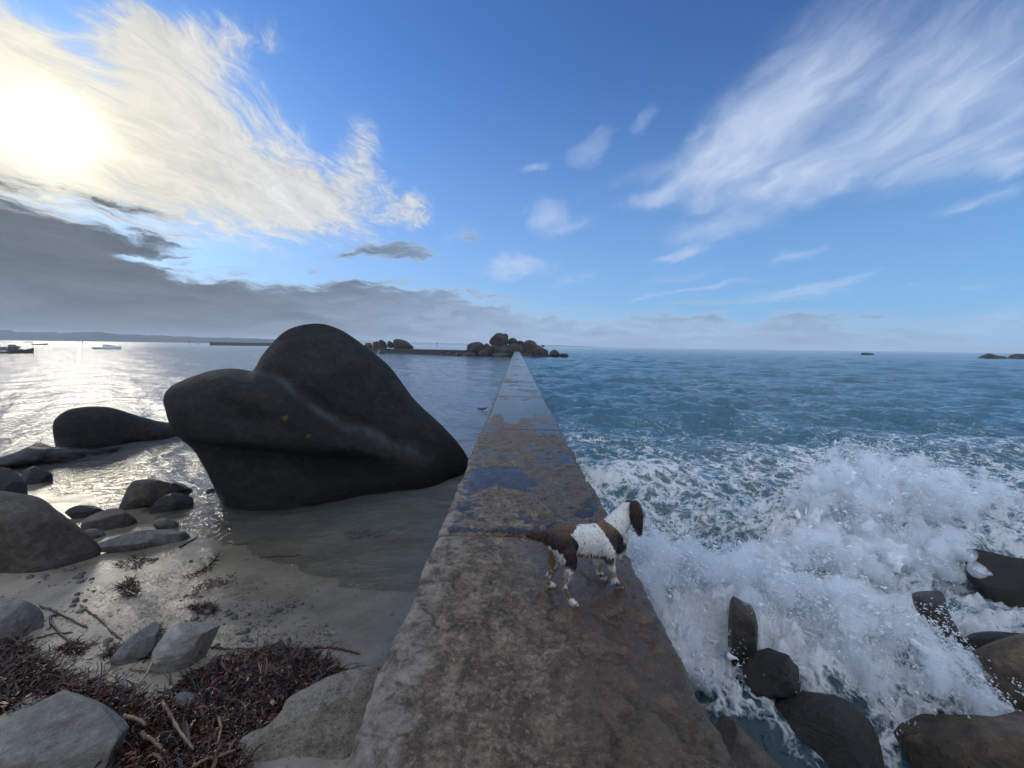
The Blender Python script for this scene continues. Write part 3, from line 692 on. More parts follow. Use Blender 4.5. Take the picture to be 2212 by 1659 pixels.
rock('shore_rock', [r1(*q) for q in [(1300, 1310), (1370, 1285), (1460, 1295), (1510, 1335), (1490, 1400), (1380, 1420), (1310, 1380)]], sand_hit(*r1(1440, 1400)), M_reef,
     'small dark rock behind the blocky grey rock', thick=.8, seed=8, facets=6)
rock('shore_rock', [r1(*q) for q in [(1215, 1490), (1280, 1410), (1380, 1375), (1480, 1395), (1560, 1435), (1610, 1450), (1540, 1500), (1400, 1530), (1230, 1540)]], sand_hit(*r1(1380, 1515)), M_wet,
     'dark wedge-shaped rock in front of the blocky grey rock', thick=.7, seed=9, facets=8)
rock('shore_rock', [r1(*q) for q in [(1620, 1365), (1650, 1335), (1700, 1330), (1730, 1360), (1700, 1395), (1640, 1395)]], sand_hit(*r1(1680, 1390)), M_wet,
     'little round rock right against the base of the huge boulder', thick=.8, seed=10, sub=4)
rock('shore_rock', [r1(*q) for q in [(510, 1530), (580, 1480), (690, 1460), (790, 1465), (820, 1500), (760, 1560), (600, 1600), (520, 1570)]], sand_hit(*r1(640, 1570)), M_reef,
     'dark flat rock between the brown boulder and the glittering water', thick=.7, seed=11, facets=6)
rock('shore_rock', [r1(*q) for q in [(645, 1650), (690, 1570), (780, 1510), (880, 1480), (960, 1510), (1060, 1590), (1040, 1660), (800, 1700), (660, 1700)]], sand_hit(*r1(800, 1670)), M_brown,
     'grey-brown rock lying next to the dark flat rock', thick=.75, seed=12, facets=8)
rock('shore_rock', [r1(*q) for q in [(1210, 1610), (1260, 1570), (1330, 1570), (1410, 1610), (1380, 1650), (1260, 1670)]], sand_hit(*r1(1300, 1650)), M_grey,
     'small smooth grey stone beside the wet sand edge', thick=.7, seed=13, sub=4)
rock('shore_rock', [r2(*q) for q in [(620, 275), (700, 240), (850, 200), (1000, 185), (1100, 200), (1175, 235), (1140, 285), (1000, 310), (860, 335), (720, 320), (630, 310)]], sand_hit(*r2(860, 315)), M_grey,
     'flat pointed grey slab rock on the sand, lens shaped', thick=.55, seed=14, facets=8, rough=.05)
rock('shore_rock', [r2(*q) for q in [(500, 210), (540, 180), (610, 180), (650, 215), (610, 245), (530, 245)]], sand_hit(*r2(570, 235)), M_grey,
     'small round stone between the brown boulder and the lens-shaped slab', thick=.8, seed=15, sub=4)
rock('shore_rock', [r2(*q) for q in [(-150, 640), (0, 605), (120, 620), (230, 680), (250, 760), (210, 850), (50, 900), (-160, 880)]], sand_hit(*r2(80, 860)), M_grey,
     'blue-grey rock at the left edge just below the brown boulder', thick=.7, seed=16, facets=8, rough=.07)
rock('shore_rock', [r2(*q) for q in [(-250, 1500), (-80, 1400), (40, 1290), (150, 1185), (240, 1175), (400, 1215), (560, 1270), (680, 1350), (750, 1420), (755, 1480), (735, 1600), (700, 1750), (400, 1850), (-100, 1850)]], sand_hit(*r2(500, 1760)), M_pale,
     'large pale grey angular rock in the bottom left corner', thick=.65, seed=17, facets=12, rough=.045, centre=r2(300, 1500), push=.3, sub=6)
rock('shore_rock', [r2(*q) for q in [(965, 830), (1010, 760), (1090, 715), (1200, 703), (1310, 708), (1345, 735), (1330, 800), (1295, 900), (1255, 1000), (1180, 1090), (1080, 1110), (985, 1080), (955, 980)]], sand_hit(*r2(1080, 1090)), M_pale,
     'pale flat-topped slab standing in the sand with a kelp stalk across it', thick=.5, seed=18, facets=10, rough=.05)
rock('shore_rock', [r2(*q) for q in [(690, 985), (760, 890), (860, 800), (930, 735), (975, 715), (975, 780), (940, 900), (890, 1000), (780, 1035)]], sand_hit(*r2(850, 1000)), M_grey,
     'narrow sandy ledge left of the pale flat-topped slab', thick=.5, seed=19, facets=6, rough=.06)
rock('shore_rock', [r2(*q) for q in [(1060, 1230), (1110, 1180), (1180, 1185), (1250, 1230), (1270, 1270), (1180, 1300), (1090, 1280)]], sand_hit(*r2(1170, 1290)), M_grey,
     'small blue-grey stone poking out of the seaweed heap', thick=.7, seed=20, sub=4, push=.1)
rock('concrete_block', [r2(*q) for q in [(1490, 1500), (1560, 1430), (1660, 1390), (1740, 1300), (1770, 1230), (1900, 1160), (2050, 1090), (2180, 1055), (2330, 1060), (2360, 1300), (2250, 1750), (1800, 1900), (1480, 1760)]], sand_hit(*r2(1560, 1800)), M_conc,
     'pitted chunk of broken pale concrete against the left side of the jetty', thick=.40, seed=21, facets=4, rough=.05, centre=r2(1950, 1450), push=.5, sub=6, fscale=5., cat='concrete block')

# right side, among the surf
def RR(pts, zc, cpt, mat, label, **kw): rock('surf_rock', [r7(*q) for q in pts], on_z(*r7(*cpt), zc), mat, label, 'wet boulders on the sea side of the jetty', **kw)
RR([(595, 1100), (640, 1020), (740, 960), (880, 925), (1020, 935), (1130, 985), (1220, 1060), (1280, 1130), (1320, 1250), (1320, 1500), (1000, 1720), (700, 1650), (600, 1350)], -.1, (950, 1600), M_wet,
   'big round black wet boulder at the bottom, nearest the jetty', thick=.8, seed=31, push=.5, facets=4, rough=.07)
RR([(1280, 1120), (1330, 1065), (1450, 1060), (1700, 1065), (1900, 1070), (2040, 1080), (2160, 1035), (2400, 1000), (2550, 1350), (2300, 1800), (1700, 1850), (1350, 1700), (1270, 1350)], -.05, (1800, 1700), M_tan,
   'long flat-topped tan rock across the bottom right corner', thick=.6, seed=32, push=.5, facets=3, rough=.06, centre=(r7(1850, 1280)))
RR([(1700, 940), (1730, 850), (1820, 760), (1940, 670), (2090, 605), (2300, 570), (2550, 640), (2560, 980), (2250, 1180), (1950, 1180), (1770, 1060)], -.05, (2050, 1080), M_tan,
   'rounded brown boulder at the right edge above the long tan rock', thick=.75, seed=33, push=.5, facets=2, rough=.08)
RR([(1830, 640), (1880, 575), (1980, 555), (2120, 560), (2300, 590), (2400, 700), (2100, 760), (1890, 760)], 0., (2000, 750), M_wet,
   'dark green-black rock behind the rounded brown boulder', thick=.75, seed=34, push=.5)
RR([(1540, 330), (1600, 290), (1680, 285), (1720, 330), (1760, 450), (1820, 570), (1860, 680), (1800, 800), (1700, 760), (1640, 560), (1560, 420)], -.1, (1760, 780), M_wet,
   'narrow leaning black rock at the right end of the spray', thick=.8, seed=35, push=.4, facets=3)
RR([(1800, 100), (1900, 60), (2100, 100), (2300, 140), (2500, 250), (2480, 520), (2250, 500), (2050, 400), (1930, 300)], 0., (2200, 480), M_wet,
   'wide dark slab rock at the right edge running with white water', thick=.6, seed=36, push=.4, facets=3)
RR([(430, 380), (480, 330), (540, 370), (580, 480), (590, 600), (560, 720), (460, 760), (410, 640), (420, 500)], .37, (500, 740), M_wet,
   'upright black rock behind the splash, close to the jetty', thick=.8, seed=37, push=.3, facets=5, rough=.12)
RR([(520, 760), (580, 690), (680, 660), (780, 690), (850, 780), (860, 900), (760, 960), (600, 940), (530, 850)], .29, (680, 950), M_wet,
   'round black rock dotted with foam between jetty and spray', thick=.8, seed=38, push=.4, facets=5, rough=.12)
RR([(330, 1040), (420, 1080), (530, 1180), (640, 1290), (740, 1400), (800, 1560), (560, 1600), (380, 1500), (330, 1250)], .1, (560, 1600), M_brown,
   'sloping grey-brown slab at the very foot of the jetty', thick=.5, seed=39, push=.3, facets=3)
RR([(1930, 30), (1950, 0), (1990, -10), (2030, 60), (2030, 90), (1960, 90)], .0, (1980, 85), M_wet, 'small black rock tip standing out of the foam far right', thick=.7, seed=40, push=.3, sub=4)
RR([(2140, -230), (2180, -260), (2300, -280), (2400, -200), (2300, -180), (2180, -190)], .0, (2250, -190), M_wet, 'black rock cut by the right picture edge above the foam', thick=.7, seed=41, push=.3, sub=4)
RR([(300, 900), (360, 850), (480, 880), (560, 960), (600, 1060), (560, 1150), (420, 1120), (320, 1020)], -.25, (450, 1110), M_reef,
   'dark submerged rock beside the jetty, under the round foam-dotted one', thick=.7, seed=42, push=.3, facets=4, rough=.12)
RR([(830, 820), (900, 780), (1000, 830), (1060, 930), (1000, 1000), (860, 960)], -.2, (950, 980), M_reef,
   'low black rock half under the foam behind the big round boulder', thick=.7, seed=43, push=.3, facets=4, rough=.12)
RR([(1500, 850), (1560, 810), (1660, 830), (1730, 900), (1760, 1010), (1640, 1080), (1520, 1020)], -.2, (1640, 1060), M_reef,
   'dark wet rock in the gap left of the rounded brown boulder', thick=.7, seed=44, push=.3, facets=4, rough=.12)
# pebbles and broken stone on the upper beach, too small to count
def build_pebbles():
    r = np.random.RandomState(9); q = np.stack([r.uniform(-100, 1900, 900), r.uniform(330, 1300, 900)], 1)
    q = q[(fbm(P3(q[:, 0]/240, q[:, 1]/160), 3, 44) > .12) & ~((q[:, 0] > 1250) & (q[:, 1] < 640))][:230]
    P = sand_hits([r2(*t) for t in q]); D_, F_ = ICO[2]; V, Fc = [], []
    for i, p in enumerate(P):
        sz = .012+.045*r.rand()**3; sc = sz*np.array([1, .6+.5*r.rand(), .4+.35*r.rand()]); a = r.rand()*6.3
        v = D_*(1+.18*vnoise(D_*1.7+i*3.1, i)[:, None])*sc; v = np.stack([v[:, 0]*math.cos(a)-v[:, 1]*math.sin(a), v[:, 0]*math.sin(a)+v[:, 1]*math.cos(a), v[:, 2]], 1)
        V.append(v+p+[0, 0, sc[2]*.25]); Fc.append(F_+len(D_)*i)
    o = mesh_obj('pebbles', np.concatenate(V), np.concatenate(Fc), M_grey); tag(o, 'small pebbles and stone chips strewn on the sand', 'pebbles', kind='stuff')
build_pebbles()

# ------------------------------------------------------------------ spray thrown up by the breaking wave
def mat_spray():
    m, g, out = new_mat('sea spray')
    d = g.new('ShaderNodeBsdfDiffuse'); g.put(d.inputs[0], (.93, .96, .98))
    t = g.new('ShaderNodeBsdfTranslucent'); g.put(t.inputs[0], (.93, .96, .98))
    mx = g.new('ShaderNodeMixShader'); mx.inputs[0].default_value = .45; g.l.new(d.outputs[0], mx.inputs[1]); g.l.new(t.outputs[0], mx.inputs[2])
    g.l.new(mx.outputs[0], out.inputs[0]); return m
M_spray = mat_spray()
OCT = np.array([(1, 1, 1), (1, -1, -1), (-1, 1, -1), (-1, -1, 1)], float)*.75
OCTF = np.array([(0, 1, 2), (0, 3, 1), (0, 2, 3), (1, 3, 2)])
def plume(r, a, b, v, sv, clumps, per, tmax, spread, r0):
    """drops flung from the line a-b with mean velocity v; clumped and drawn out along their flight"""
    a, b, v = (np.array(q, float) for q in (a, b, v)); s = r.rand(clumps)
    p0 = a+np.outer(s, b-a)+r.randn(clumps, 3)*np.array([.20, .20, .05])
    wob = 1+.40*np.sin(s*9+r.rand()*6)+.30*np.sin(s*23+r.rand()*6)
    vv = v*np.clip(wob, .25, 1.8)[:, None]+r.randn(clumps, 3)*sv
    t = tmax*r.rand(clumps)**.8; acc = np.array([0, 0, -9.81])
    pc = p0+vv*t[:, None]+.5*acc*(t**2)[:, None]; vel = vv+acc*t[:, None]
    n = np.maximum(1, (per*1.4*r.gamma(1.1, 1., clumps)).astype(int)); idx = np.repeat(np.arange(clumps), n); m = len(idx)
    sp = spread*(.18+1.0*r.rand(clumps)**1.6)*(.5+t/tmax)
    P = pc[idx]+r.randn(m, 3)*sp[idx][:, None]*.8+vel[idx]*(r.randn(m)*.030)[:, None]
    far = r.rand(m) < .012; P[far] += r.randn(far.sum(), 3)*.16
    # torn sheets and gobs of white water, longest along the flight
    k = np.repeat(np.arange(clumps), 7); mm = len(k)
    C = pc[k]+r.randn(mm, 3)*(spread*.55)+vel[k]*(r.randn(mm)*.025)[:, None]
    rad = spread*(.09+.26*r.rand(mm)**2.5)*(1.15-.8*(t/tmax)[k]); st = 1.2+2.0*r.rand(mm); vd = vel[k]/(np.linalg.norm(vel[k], axis=1)[:, None]+1e-6)
    return P, .74*r0*np.exp(.45*r.randn(m))*np.where(far, 1.2, 1.), C, rad, st, vd, (vel[idx]/(np.linalg.norm(vel[idx], axis=1)[:, None]+1e-6))
def mat_mist():
    m, g, out = new_mat('spray mist'); p = pos(g)
    n = g.noise(g.mapping(p, sc=(1, 1, .8)), 4.6, 6, .66, .6)
    v = g.new('ShaderNodeVolumePrincipled'); g.put(v.inputs['Color'], (.94, .97, .995)); v.inputs['Anisotropy'].default_value = .25
    g.put(v.inputs['Density'], g.math('MULTIPLY', g.mapr(n, .41, .62), 8.))
    g.l.new(v.outputs[0], out.inputs['Volume']); return m
M_mist = mat_mist()
def remesh_np(V, Fc, vox, it):
    o = mesh_obj('tmp', V, Fc)
    a = o.modifiers.new('r', 'REMESH'); a.mode = 'VOXEL'; a.voxel_size = vox
    if it: b = o.modifiers.new('s', 'SMOOTH'); b.iterations = it; b.factor = .5
    me = bpy.data.meshes.new_from_object(o.evaluated_get(bpy.context.evaluated_depsgraph_get())); bpy.data.objects.remove(o)
    n = len(me.vertices); V = np.empty(n*3, np.float32); me.vertices.foreach_get('co', V); N = np.empty(n*3, np.float32); me.vertices.foreach_get('normal', N)
    F4 = np.empty(len(me.loops), np.int32); me.loops.foreach_get('vertex_index', F4)
    return V.reshape(-1, 3).astype(float), F4.reshape(-1, 4), N.reshape(-1, 3).astype(float)
def remesh(parts, vox, it):
    V, Fc = join(parts); return remesh_np(V, np.array(Fc), vox, it)
def ball_union(C, rad, vox, it, st=None, vd=None):
    D_, F_ = ICO[2]; n = len(C); X = np.broadcast_to(D_[None], (n, *D_.shape))
    if st is not None: X = X+(np.einsum('nkj,nj->nk', X, vd)*(st-1)[:, None])[..., None]*vd[:, None, :]
    V = (C[:, None, :]+X*rad[:, None, None]).reshape(-1, 3); Fc = (F_[None]+len(D_)*np.arange(n)[:, None, None]).reshape(-1, 3)
    return remesh_np(V, Fc, vox, it)
def build_spray(name, label, plumes, seed, mist=None, gob=.02, gobs=None):
    r = np.random.RandomState(seed); out = [plume(r, *q) for q in plumes]
    P, ra, C, rad, st, vd, pv = (np.concatenate([o[i] for o in out]) for i in range(7))
    k = (P[:, 2] > -.05) & (P[:, 0] > .93+.02*r.rand(len(P))); P, ra, pv = P[k], ra[k], pv[k]
    n = len(P); X = np.broadcast_to(OCT[None], (n, 4, 3)); X = X+(np.einsum('nkj,nj->nk', X, pv)*(1.6*r.rand(n))[:, None])[..., None]*pv[:, None, :]
    V = (P[:, None, :]+X*ra[:, None, None]).reshape(-1, 3); Fc = (OCTF[None]+4*np.arange(n)[:, None, None]).reshape(-1, 3)
    o = mesh_obj(name, V, Fc, M_spray); tag(o, label, 'spray', kind='stuff'); print('DBG spray', n)
    k = (C[:, 2] > -.1) & (C[:, 0] > 1.02); V, Fc, N = ball_union(C[k], rad[k], gob, 2, st[k], vd[k])
    V += N*(gob*.9*fbm(V*14, 3, seed))[:, None]; V[:, 0] = np.maximum(V[:, 0], .93)
    o2 = mesh_obj('white_water', V, Fc, M_spray); tag(o2, gobs, 'white water', kind='stuff'); print('DBG gobs', len(Fc))
    # fine mist hanging where the drops are thickest
    vox = .11; u, cnt = np.unique(np.floor(P/vox).astype(int), axis=0, return_counts=True); u = u[cnt >= np.quantile(cnt, .70)]
    V, Fc, N = ball_union((u+.5)*vox, np.full(len(u), vox*1.05), .05, 3)
    V[:, 0] = np.maximum(V[:, 0], .94)
    o = mesh_obj('spray_mist', V, Fc, M_mist); tag(o, mist, 'mist', kind='stuff')
build_spray('sea_spray', 'burst of white spray flung up against the sea side of the jetty', [
    ((1.0, 5.6, .1), (2.5, 4.9, .1), (.35, -.9, 2.3), .42, 900, 26, .50, .085, .0055),
    ((1.2, 5.0, .1), (3.2, 4.3, .1), (.45, -.9, 2.4), .42, 1000, 28, .50, .085, .0055),
    ((2.3, 4.5, .1), (4.1, 3.9, .1), (.30, -.9, 2.3), .42, 1000, 28, .50, .085, .0055),
    ((1.0, 4.9, .05), (1.5, 4.3, .05), (.0, -1.0, 1.5), .35, 260, 18, .36, .06, .005),
    ((1.1, 4.2, .1), (2.3, 3.7, .1), (.1, -1.1, 1.9), .4, 150, 16, .42, .07, .005),
    ((2.9, 3.9, .05), (4.1, 3.6, .05), (.1, -.8, 1.7), .4, 600, 26, .38, .07, .005)], 3, 'soft white mist inside the spray burst beside the jetty', gobs='torn sheets of white water in the burst beside the jetty')
build_spray('sea_spray', 'second tall plume of spray farther out at the right', [
    ((5.0, 6.4, .2), (7.4, 6.9, .2), (.2, -.3, 2.9), .5, 900, 26, .60, .12, .0075),
    ((6.6, 6.7, .2), (8.6, 7.0, .2), (.5, -.3, 2.1), .5, 400, 22, .50, .11, .0075),
    ((4.0, 5.6, .15), (6.2, 5.6, .15), (.2, -.5, 1.7), .45, 420, 22, .42, .10, .0065)], 5, 'soft white mist inside the farther right spray plume', .028, 'torn sheets of white water in the farther right plume')

# ------------------------------------------------------------------ seaweed
def mat_weed(name, rough=.28):
    m, g, out = new_mat(name); c = g.attr('tint', 'Color'); p = pos(g)
    n = g.noise(p, 90, 3, .6); c = g.mix(g.mapr(n, .35, .7, 0., .5), c, g.mix(1., c, (.45, .4, .4), 'MULTIPLY'))
    principled(g, out, c, rough, bump(g, n, .004, .6), .35); return m
M_weed = mat_weed('wet kelp', .24); M_stalk = mat_weed('kelp stalk', .4)
def in_poly(x, y, pts):
    pts = np.asarray(pts, float); c = np.zeros(x.shape, bool); j = len(pts)-1
    for i in range(len(pts)):
        xi, yi = pts[i]; xj, yj = pts[j]
        c ^= ((yi > y) != (yj > y)) & (x < (xj-xi)*(y-yi)/(yj-yi+1e-12)+xi); j = i
    return c
def ribbons(P, r, lift, len0, len1, wid, pal, seg=6, flat=.35):
    n = len(P); a = r.rand(n)*2*math.pi; L = len0+(len1-len0)*r.rand(n)**2; w = wid*(.4+.9*r.rand(n))
    bend = r.randn(n)*2.2; tilt = r.randn(n)*flat; V = []; roll = r.rand(n)*math.pi
    x, y, z = P[:, 0].copy(), P[:, 1].copy(), P[:, 2]+lift
    for k in range(seg+1):
        s = k/seg; ang = a+bend*(s-.5); st = L/seg
        if k: x = x+np.cos(ang)*st; y = y+np.sin(ang)*st; z = z+np.sin(tilt+s*2.5*r.randn(n)*.3)*st
        ww = w*(math.sin(math.pi*(.12+.8*s)))*.5; rl = roll+s*1.2
        nx, ny, nz = -np.sin(ang)*np.cos(rl), np.cos(ang)*np.cos(rl), np.sin(rl)*.8
        zz = np.maximum(z, sand_z(x, y)+.004)
        V.append(np.stack([x+nx*ww, y+ny*ww, zz+np.abs(nz*ww)], 1)); V.append(np.stack([x-nx*ww, y-ny*ww, zz-np.abs(nz*ww)*.3], 1))
    V = np.stack(V, 1); m = 2*(seg+1); F0 = np.array([(2*k, 2*k+1, 2*k+3, 2*k+2) for k in range(seg)])
    Fc = (F0[None]+m*np.arange(n)[:, None, None]).reshape(-1, 4)
    c = pal[r.randint(len(pal), size=n)]*(.55+.9*r.rand(n, 1)); return V.reshape(-1, 3), Fc, np.repeat(c, m, 0)
PAL = np.array([(.020, .007, .004), (.036, .008, .004), (.013, .006, .004), (.075, .014, .006), (.009, .005, .004), (.11, .030, .008), (.032, .016, .008), (.016, .008, .005), (.10, .060, .030)])
def weed_patch(name, label, polys, n, hmax, seed, len0=.05, len1=.28, wid=.016, edge=25):
    r = np.random.RandomState(seed); pts, hs = [], []
    for poly in polys:
        poly = np.array(poly, float); lo, hi = poly.min(0), poly.max(0); k = int(n/len(polys)*1.6)
        q = lo+r.rand(k, 2)*(hi-lo); q = q[in_poly(q[:, 0], q[:, 1], poly)]
        q = q[fbm(P3(q[:, 0]/60, q[:, 1]/60), 3, seed) > -.30]
        pts.append(q)
    q = np.concatenate(pts); uv = np.array([r2(*t) for t in q]); P = sand_hits(uv)
    hh = hmax*np.clip(.55+fbm(P3(q[:, 0]/130, q[:, 1]/130), 3, seed+2), .05, 1.2)*r.rand(len(P))
    # what is high in the heap lies nearer to the viewer along the same line of sight
    d = CAM-P; P = P+d*(hh/d[:, 2])[:, None]; P[:, 2] -= hh
    V, Fc, c = ribbons(P, r, hh, len0, len1, wid, PAL)
    o = mesh_obj(name, V, Fc, M_weed, cols=c); tag(o, label, 'seaweed', kind='stuff')
HEAP = [(760, 1420), (800, 1290), (1050, 1190), (1130, 1080), (1300, 1000), (1500, 930), (1700, 875), (1850, 905), (1960, 950), (2080, 1010), (2180, 1060), (1900, 1160), (1770, 1230), (1660, 1390), (1560, 1430), (1480, 1520), (1480, 1800), (720, 1800)]
weed_patch('seaweed', 'thick heap of wet dark red-brown seaweed between the pale rock and the concrete chunk', [HEAP], 11000, .13, 21, .04, .20, .013)
weed_patch('seaweed', 'broad glossy kelp blades lying flat on the seaweed heap', [HEAP], 1500, .13, 31, .07, .22, .026)
weed_patch('seaweed', 'mat of reddish seaweed at the left edge above the pale angular rock', [[(-60, 830), (120, 850), (170, 950), (330, 1010), (460, 1120), (620, 1150), (600, 1200), (330, 1190), (150, 1170), (30, 1290), (-60, 1340)], [(330, 1185), (620, 1140), (820, 1270), (770, 1400), (690, 1340), (560, 1262), (400, 1205)]], 5600, .06, 22)
weed_patch('seaweed', 'thin dark clumps of seaweed strewn over the wet sand',
           [[(700, 400), (780, 340), (900, 345), (910, 400), (820, 430)], [(740, 520), (790, 470), (850, 500), (850, 600), (760, 590)], [(1130, 480), (1280, 390), (1320, 330), (1350, 340), (1300, 420), (1200, 480)],
            [(1120, 590), (1300, 480), (1460, 440), (1465, 500), (1330, 555), (1180, 600)], [(1180, 650), (1320, 640), (1320, 690), (1200, 690)], [(890, 980), (930, 770), (990, 760), (960, 980)],
            [(350, 900), (440, 870), (540, 900), (500, 960), (400, 950)], [(630, 960), (720, 880), (750, 900), (700, 960)], [(2100, 200), (2200, 190), (2280, 180), (2290, 215), (2160, 250)]], 2600, .035, 23, .03, .15, .013)
weed_patch('seaweed', 'fine scraps of torn seaweed scattered over the sand', [[(100, 900), (400, 600), (900, 440), (1500, 450), (2000, 700), (2100, 900), (1400, 920), (1000, 1000), (800, 1280), (450, 1150)]], 2600, .0, 24, .012, .075, .008)
weed_patch('seaweed', 'dark seaweed clump on the wash-wet sand near the jetty edge', [[(1955, 230), (2080, 190), (2160, 160), (2200, 150), (2180, 230), (2050, 300)]][:0] or [[(2245, 225), (2320, 190), (2390, 140), (2430, 170), (2380, 215), (2300, 240)]], 260, .03, 25, .03, .14, .012)
STALKS = [
    ('kelp stalk lying alone on sand below the blue-grey edge rock', [(245, 660), (330, 685), (440, 740), (540, 790)], .011, (.05, .028, .018)),
    ('thin kelp stalk slanting across the sand right of the hooked one', [(500, 655), (560, 700), (620, 740), (680, 810), (750, 860)], .011, (.06, .035, .022)),
    ('kelp stalk with a hooked upper end on the left sand', [(350, 712), (305, 715), (312, 770), (370, 820), (430, 880), (465, 950), (455, 1000)], .013, (.07, .045, .03)),
    ('curved kelp stalk ending in the reddish seaweed at the left', [(100, 960), (150, 880), (230, 850), (330, 830), (450, 815)], .012, (.05, .03, .02)),
    ('thick kelp stalk leaning across the pale flat-topped slab', [(1080, 845), (1110, 910), (1180, 970), (1270, 1010)], .014, (.045, .028, .024)),
    ('straight red-brown stalk at the top left of the seaweed heap', [(1295, 910), (1400, 920), (1560, 920)], .011, (.08, .03, .018)),
    ('straight red-brown stalk near the jetty, right of the seaweed heap', [(1930, 910), (2080, 920), (2210, 950)], .013, (.09, .03, .018)),
    ('pale bent stalk at the foot of the pale flat-topped slab', [(800, 1045), (900, 1055), (990, 1050), (1040, 1090), (1055, 1140)], .013, (.22, .15, .09)),
    ('pale yellowish stalk crossing the pale bent stalk', [(940, 960), (930, 1030), (890, 1090), (850, 1140)], .012, (.25, .18, .10)),
    ('long pale forked stalk lying down the middle of the seaweed heap', [(1000, 1250), (1050, 1330), (1100, 1420), (1150, 1490), (1190, 1540)], .016, (.20, .14, .09)),
    ('short fat pale stalk in the heap next to the pale angular rock', [(760, 1340), (830, 1350), (900, 1390)], .018, (.26, .19, .12)),
    ('brown stalk low in the heap beside the pale angular rock', [(870, 1440), (950, 1490), (1020, 1560)], .016, (.13, .09, .06)),
    ('upright pale stalk in the heap near the concrete chunk', [(1345, 1340), (1360, 1400), (1340, 1500)], .012, (.24, .17, .10)),
    ('light brown stalk at the bottom edge touching the concrete chunk', [(1180, 1647), (1300, 1590), (1450, 1545)], .013, (.16, .10, .06)),
    ('short dark stalk poking at the right tip of the lens-shaped slab', [(1105, 295), (1170, 255), (1220, 225)], .013, (.03, .018, .014)),
    ('dark stick-like stalk above the pale angular rock', [(430, 1200), (520, 1150), (610, 1080)], .010, (.04, .022, .014)),
    ('red weed stalk lying in the thin wash', [(1600, 360), (1700, 345), (1780, 350), (1850, 340)], .010, (.08, .018, .015)),
    ('short dark stalk on sand above the reddish seaweed', [(235, 960), (262, 985), (280, 1015)], .010, (.04, .026, .02)),
    ('pale crooked stalk at the top of the seaweed heap', [(1590, 1020), (1605, 1060), (1600, 1120)], .010, (.20, .14, .09)),
    ('dark branching stalk on the sand left of the thin wash', [(1340, 330), (1310, 380), (1260, 420), (1180, 470)], .010, (.03, .02, .016))]
for i, (lab, pts, rad, tint) in enumerate(STALKS):
    uv = smooth_open = np.array([r2(*q) for q in pts]); W = sand_hits(uv)
    t = np.linspace(0, 1, len(W)); tt = np.linspace(0, 1, 18); W = np.stack([np.interp(tt, t, W[:, k]) for k in range(3)], 1)
    for _ in range(2): W[1:-1] = (W[:-2]+2*W[1:-1]+W[2:])/4
    inheap = 8 <= i <= 13 or i == 18
    W[:, 2] = sand_z(W[:, 0], W[:, 1])+rad*.9+(.10 if inheap else .0)
    if inheap: d = CAM-W; W += d*(.10/d[:, 2])[:, None]; W[:, 2] -= .10
    if i == 4: W[:, 2] += .16*np.sin(np.linspace(.2, 1, 18)*math.pi)*.5+.06
    W[:, 2] += .006*np.random.RandomState(i).randn(18)
    rr = rad*(1-.35*np.linspace(0, 1, 18))*(1+.12*np.random.RandomState(i+50).randn(18)); rr[-1] *= .5
    v, f = tube(W, rr, 7); c0 = W.mean(0)
    o = mesh_obj('kelp_stalk', v-c0, f, M_stalk, cols=np.tile(np.array(tint), (len(v), 1))); o.location = c0
    tag(o, lab, 'kelp stalk', 'kelp stalks washed up on the sand')

# ------------------------------------------------------------------ dog
DOG_O = np.array([.31, 2.33, JZ]); DOG_F = np.array([.923, .385, 0.]); DOG_L = np.array([.385, -.923, 0.])    # forward, and towards its right side
def px5(x, y): return (1080.1+x*.19532, 1036.9+y*.19532)
def D(x, y, l):
    d = ray(*px5(x, y)); t = ((DOG_O-CAM)@DOG_L+l)/(d@DOG_L); return CAM+d*t
def to5(p):
    """place of points on the dog's side view, seen flat on its middle plane"""
    p = np.asarray(p); l = (p-DOG_O)@DOG_L; q = p-np.outer(l, DOG_L); u, v = project(q); return (u-1080.1)/.19532, (v-1036.9)/.19532, l
S5 = .00058
CH = [  # chains of (x, y, lateral, radius) read on the side view
    [(600, 655, 0, 125), (700, 650, 0, 150), (850, 650, 0, 160), (1000, 655, 0, 172), (1130, 650, 0, 190), (1210, 590, 0, 175), (1290, 490, 0, 150), (1370, 390, -.01, 128), (1430, 325, -.015, 108)],
    [(1430, 325, -.015, 108), (1480, 360, -.05, 82), (1510, 410, -.10, 58), (1535, 440, -.145, 46)],
    [(1270, 560, 0, 150), (1330, 620, 0, 110), (1300, 730, 0, 95)],
    [(690, 690, .055, 120), (760, 830, .078, 86), (800, 940, .09, 50), (755, 1050, .10, 33), (708, 1150, .108, 28), (735, 1230, .11, 25), (775, 1310, .11, 26), (815, 1362, .11, 34), (852, 1378, .11, 24)],
    [(640, 690, -.05, 115), (610, 830, -.07, 75), (600, 930, -.09, 52), (560, 1020, -.105, 34), (528, 1090, -.112, 29), (538, 1140, -.115, 29), (580, 1165, -.115, 36), (612, 1172, -.115, 26)],
    [(1190, 700, .05, 115), (1215, 830, .058, 58), (1240, 930, .06, 34), (1258, 1020, .06, 27), (1268, 1090, .062, 29), (1300, 1150, .062, 37), (1345, 1180, .062, 26)],
    [(1120, 720, -.045, 105), (1100, 830, -.055, 62), (1100, 920, -.06, 38), (1105, 1000, -.06, 30), (1115, 1045, -.062, 31), (1142, 1072, -.062, 36), (1168, 1082, -.062, 26)],
]
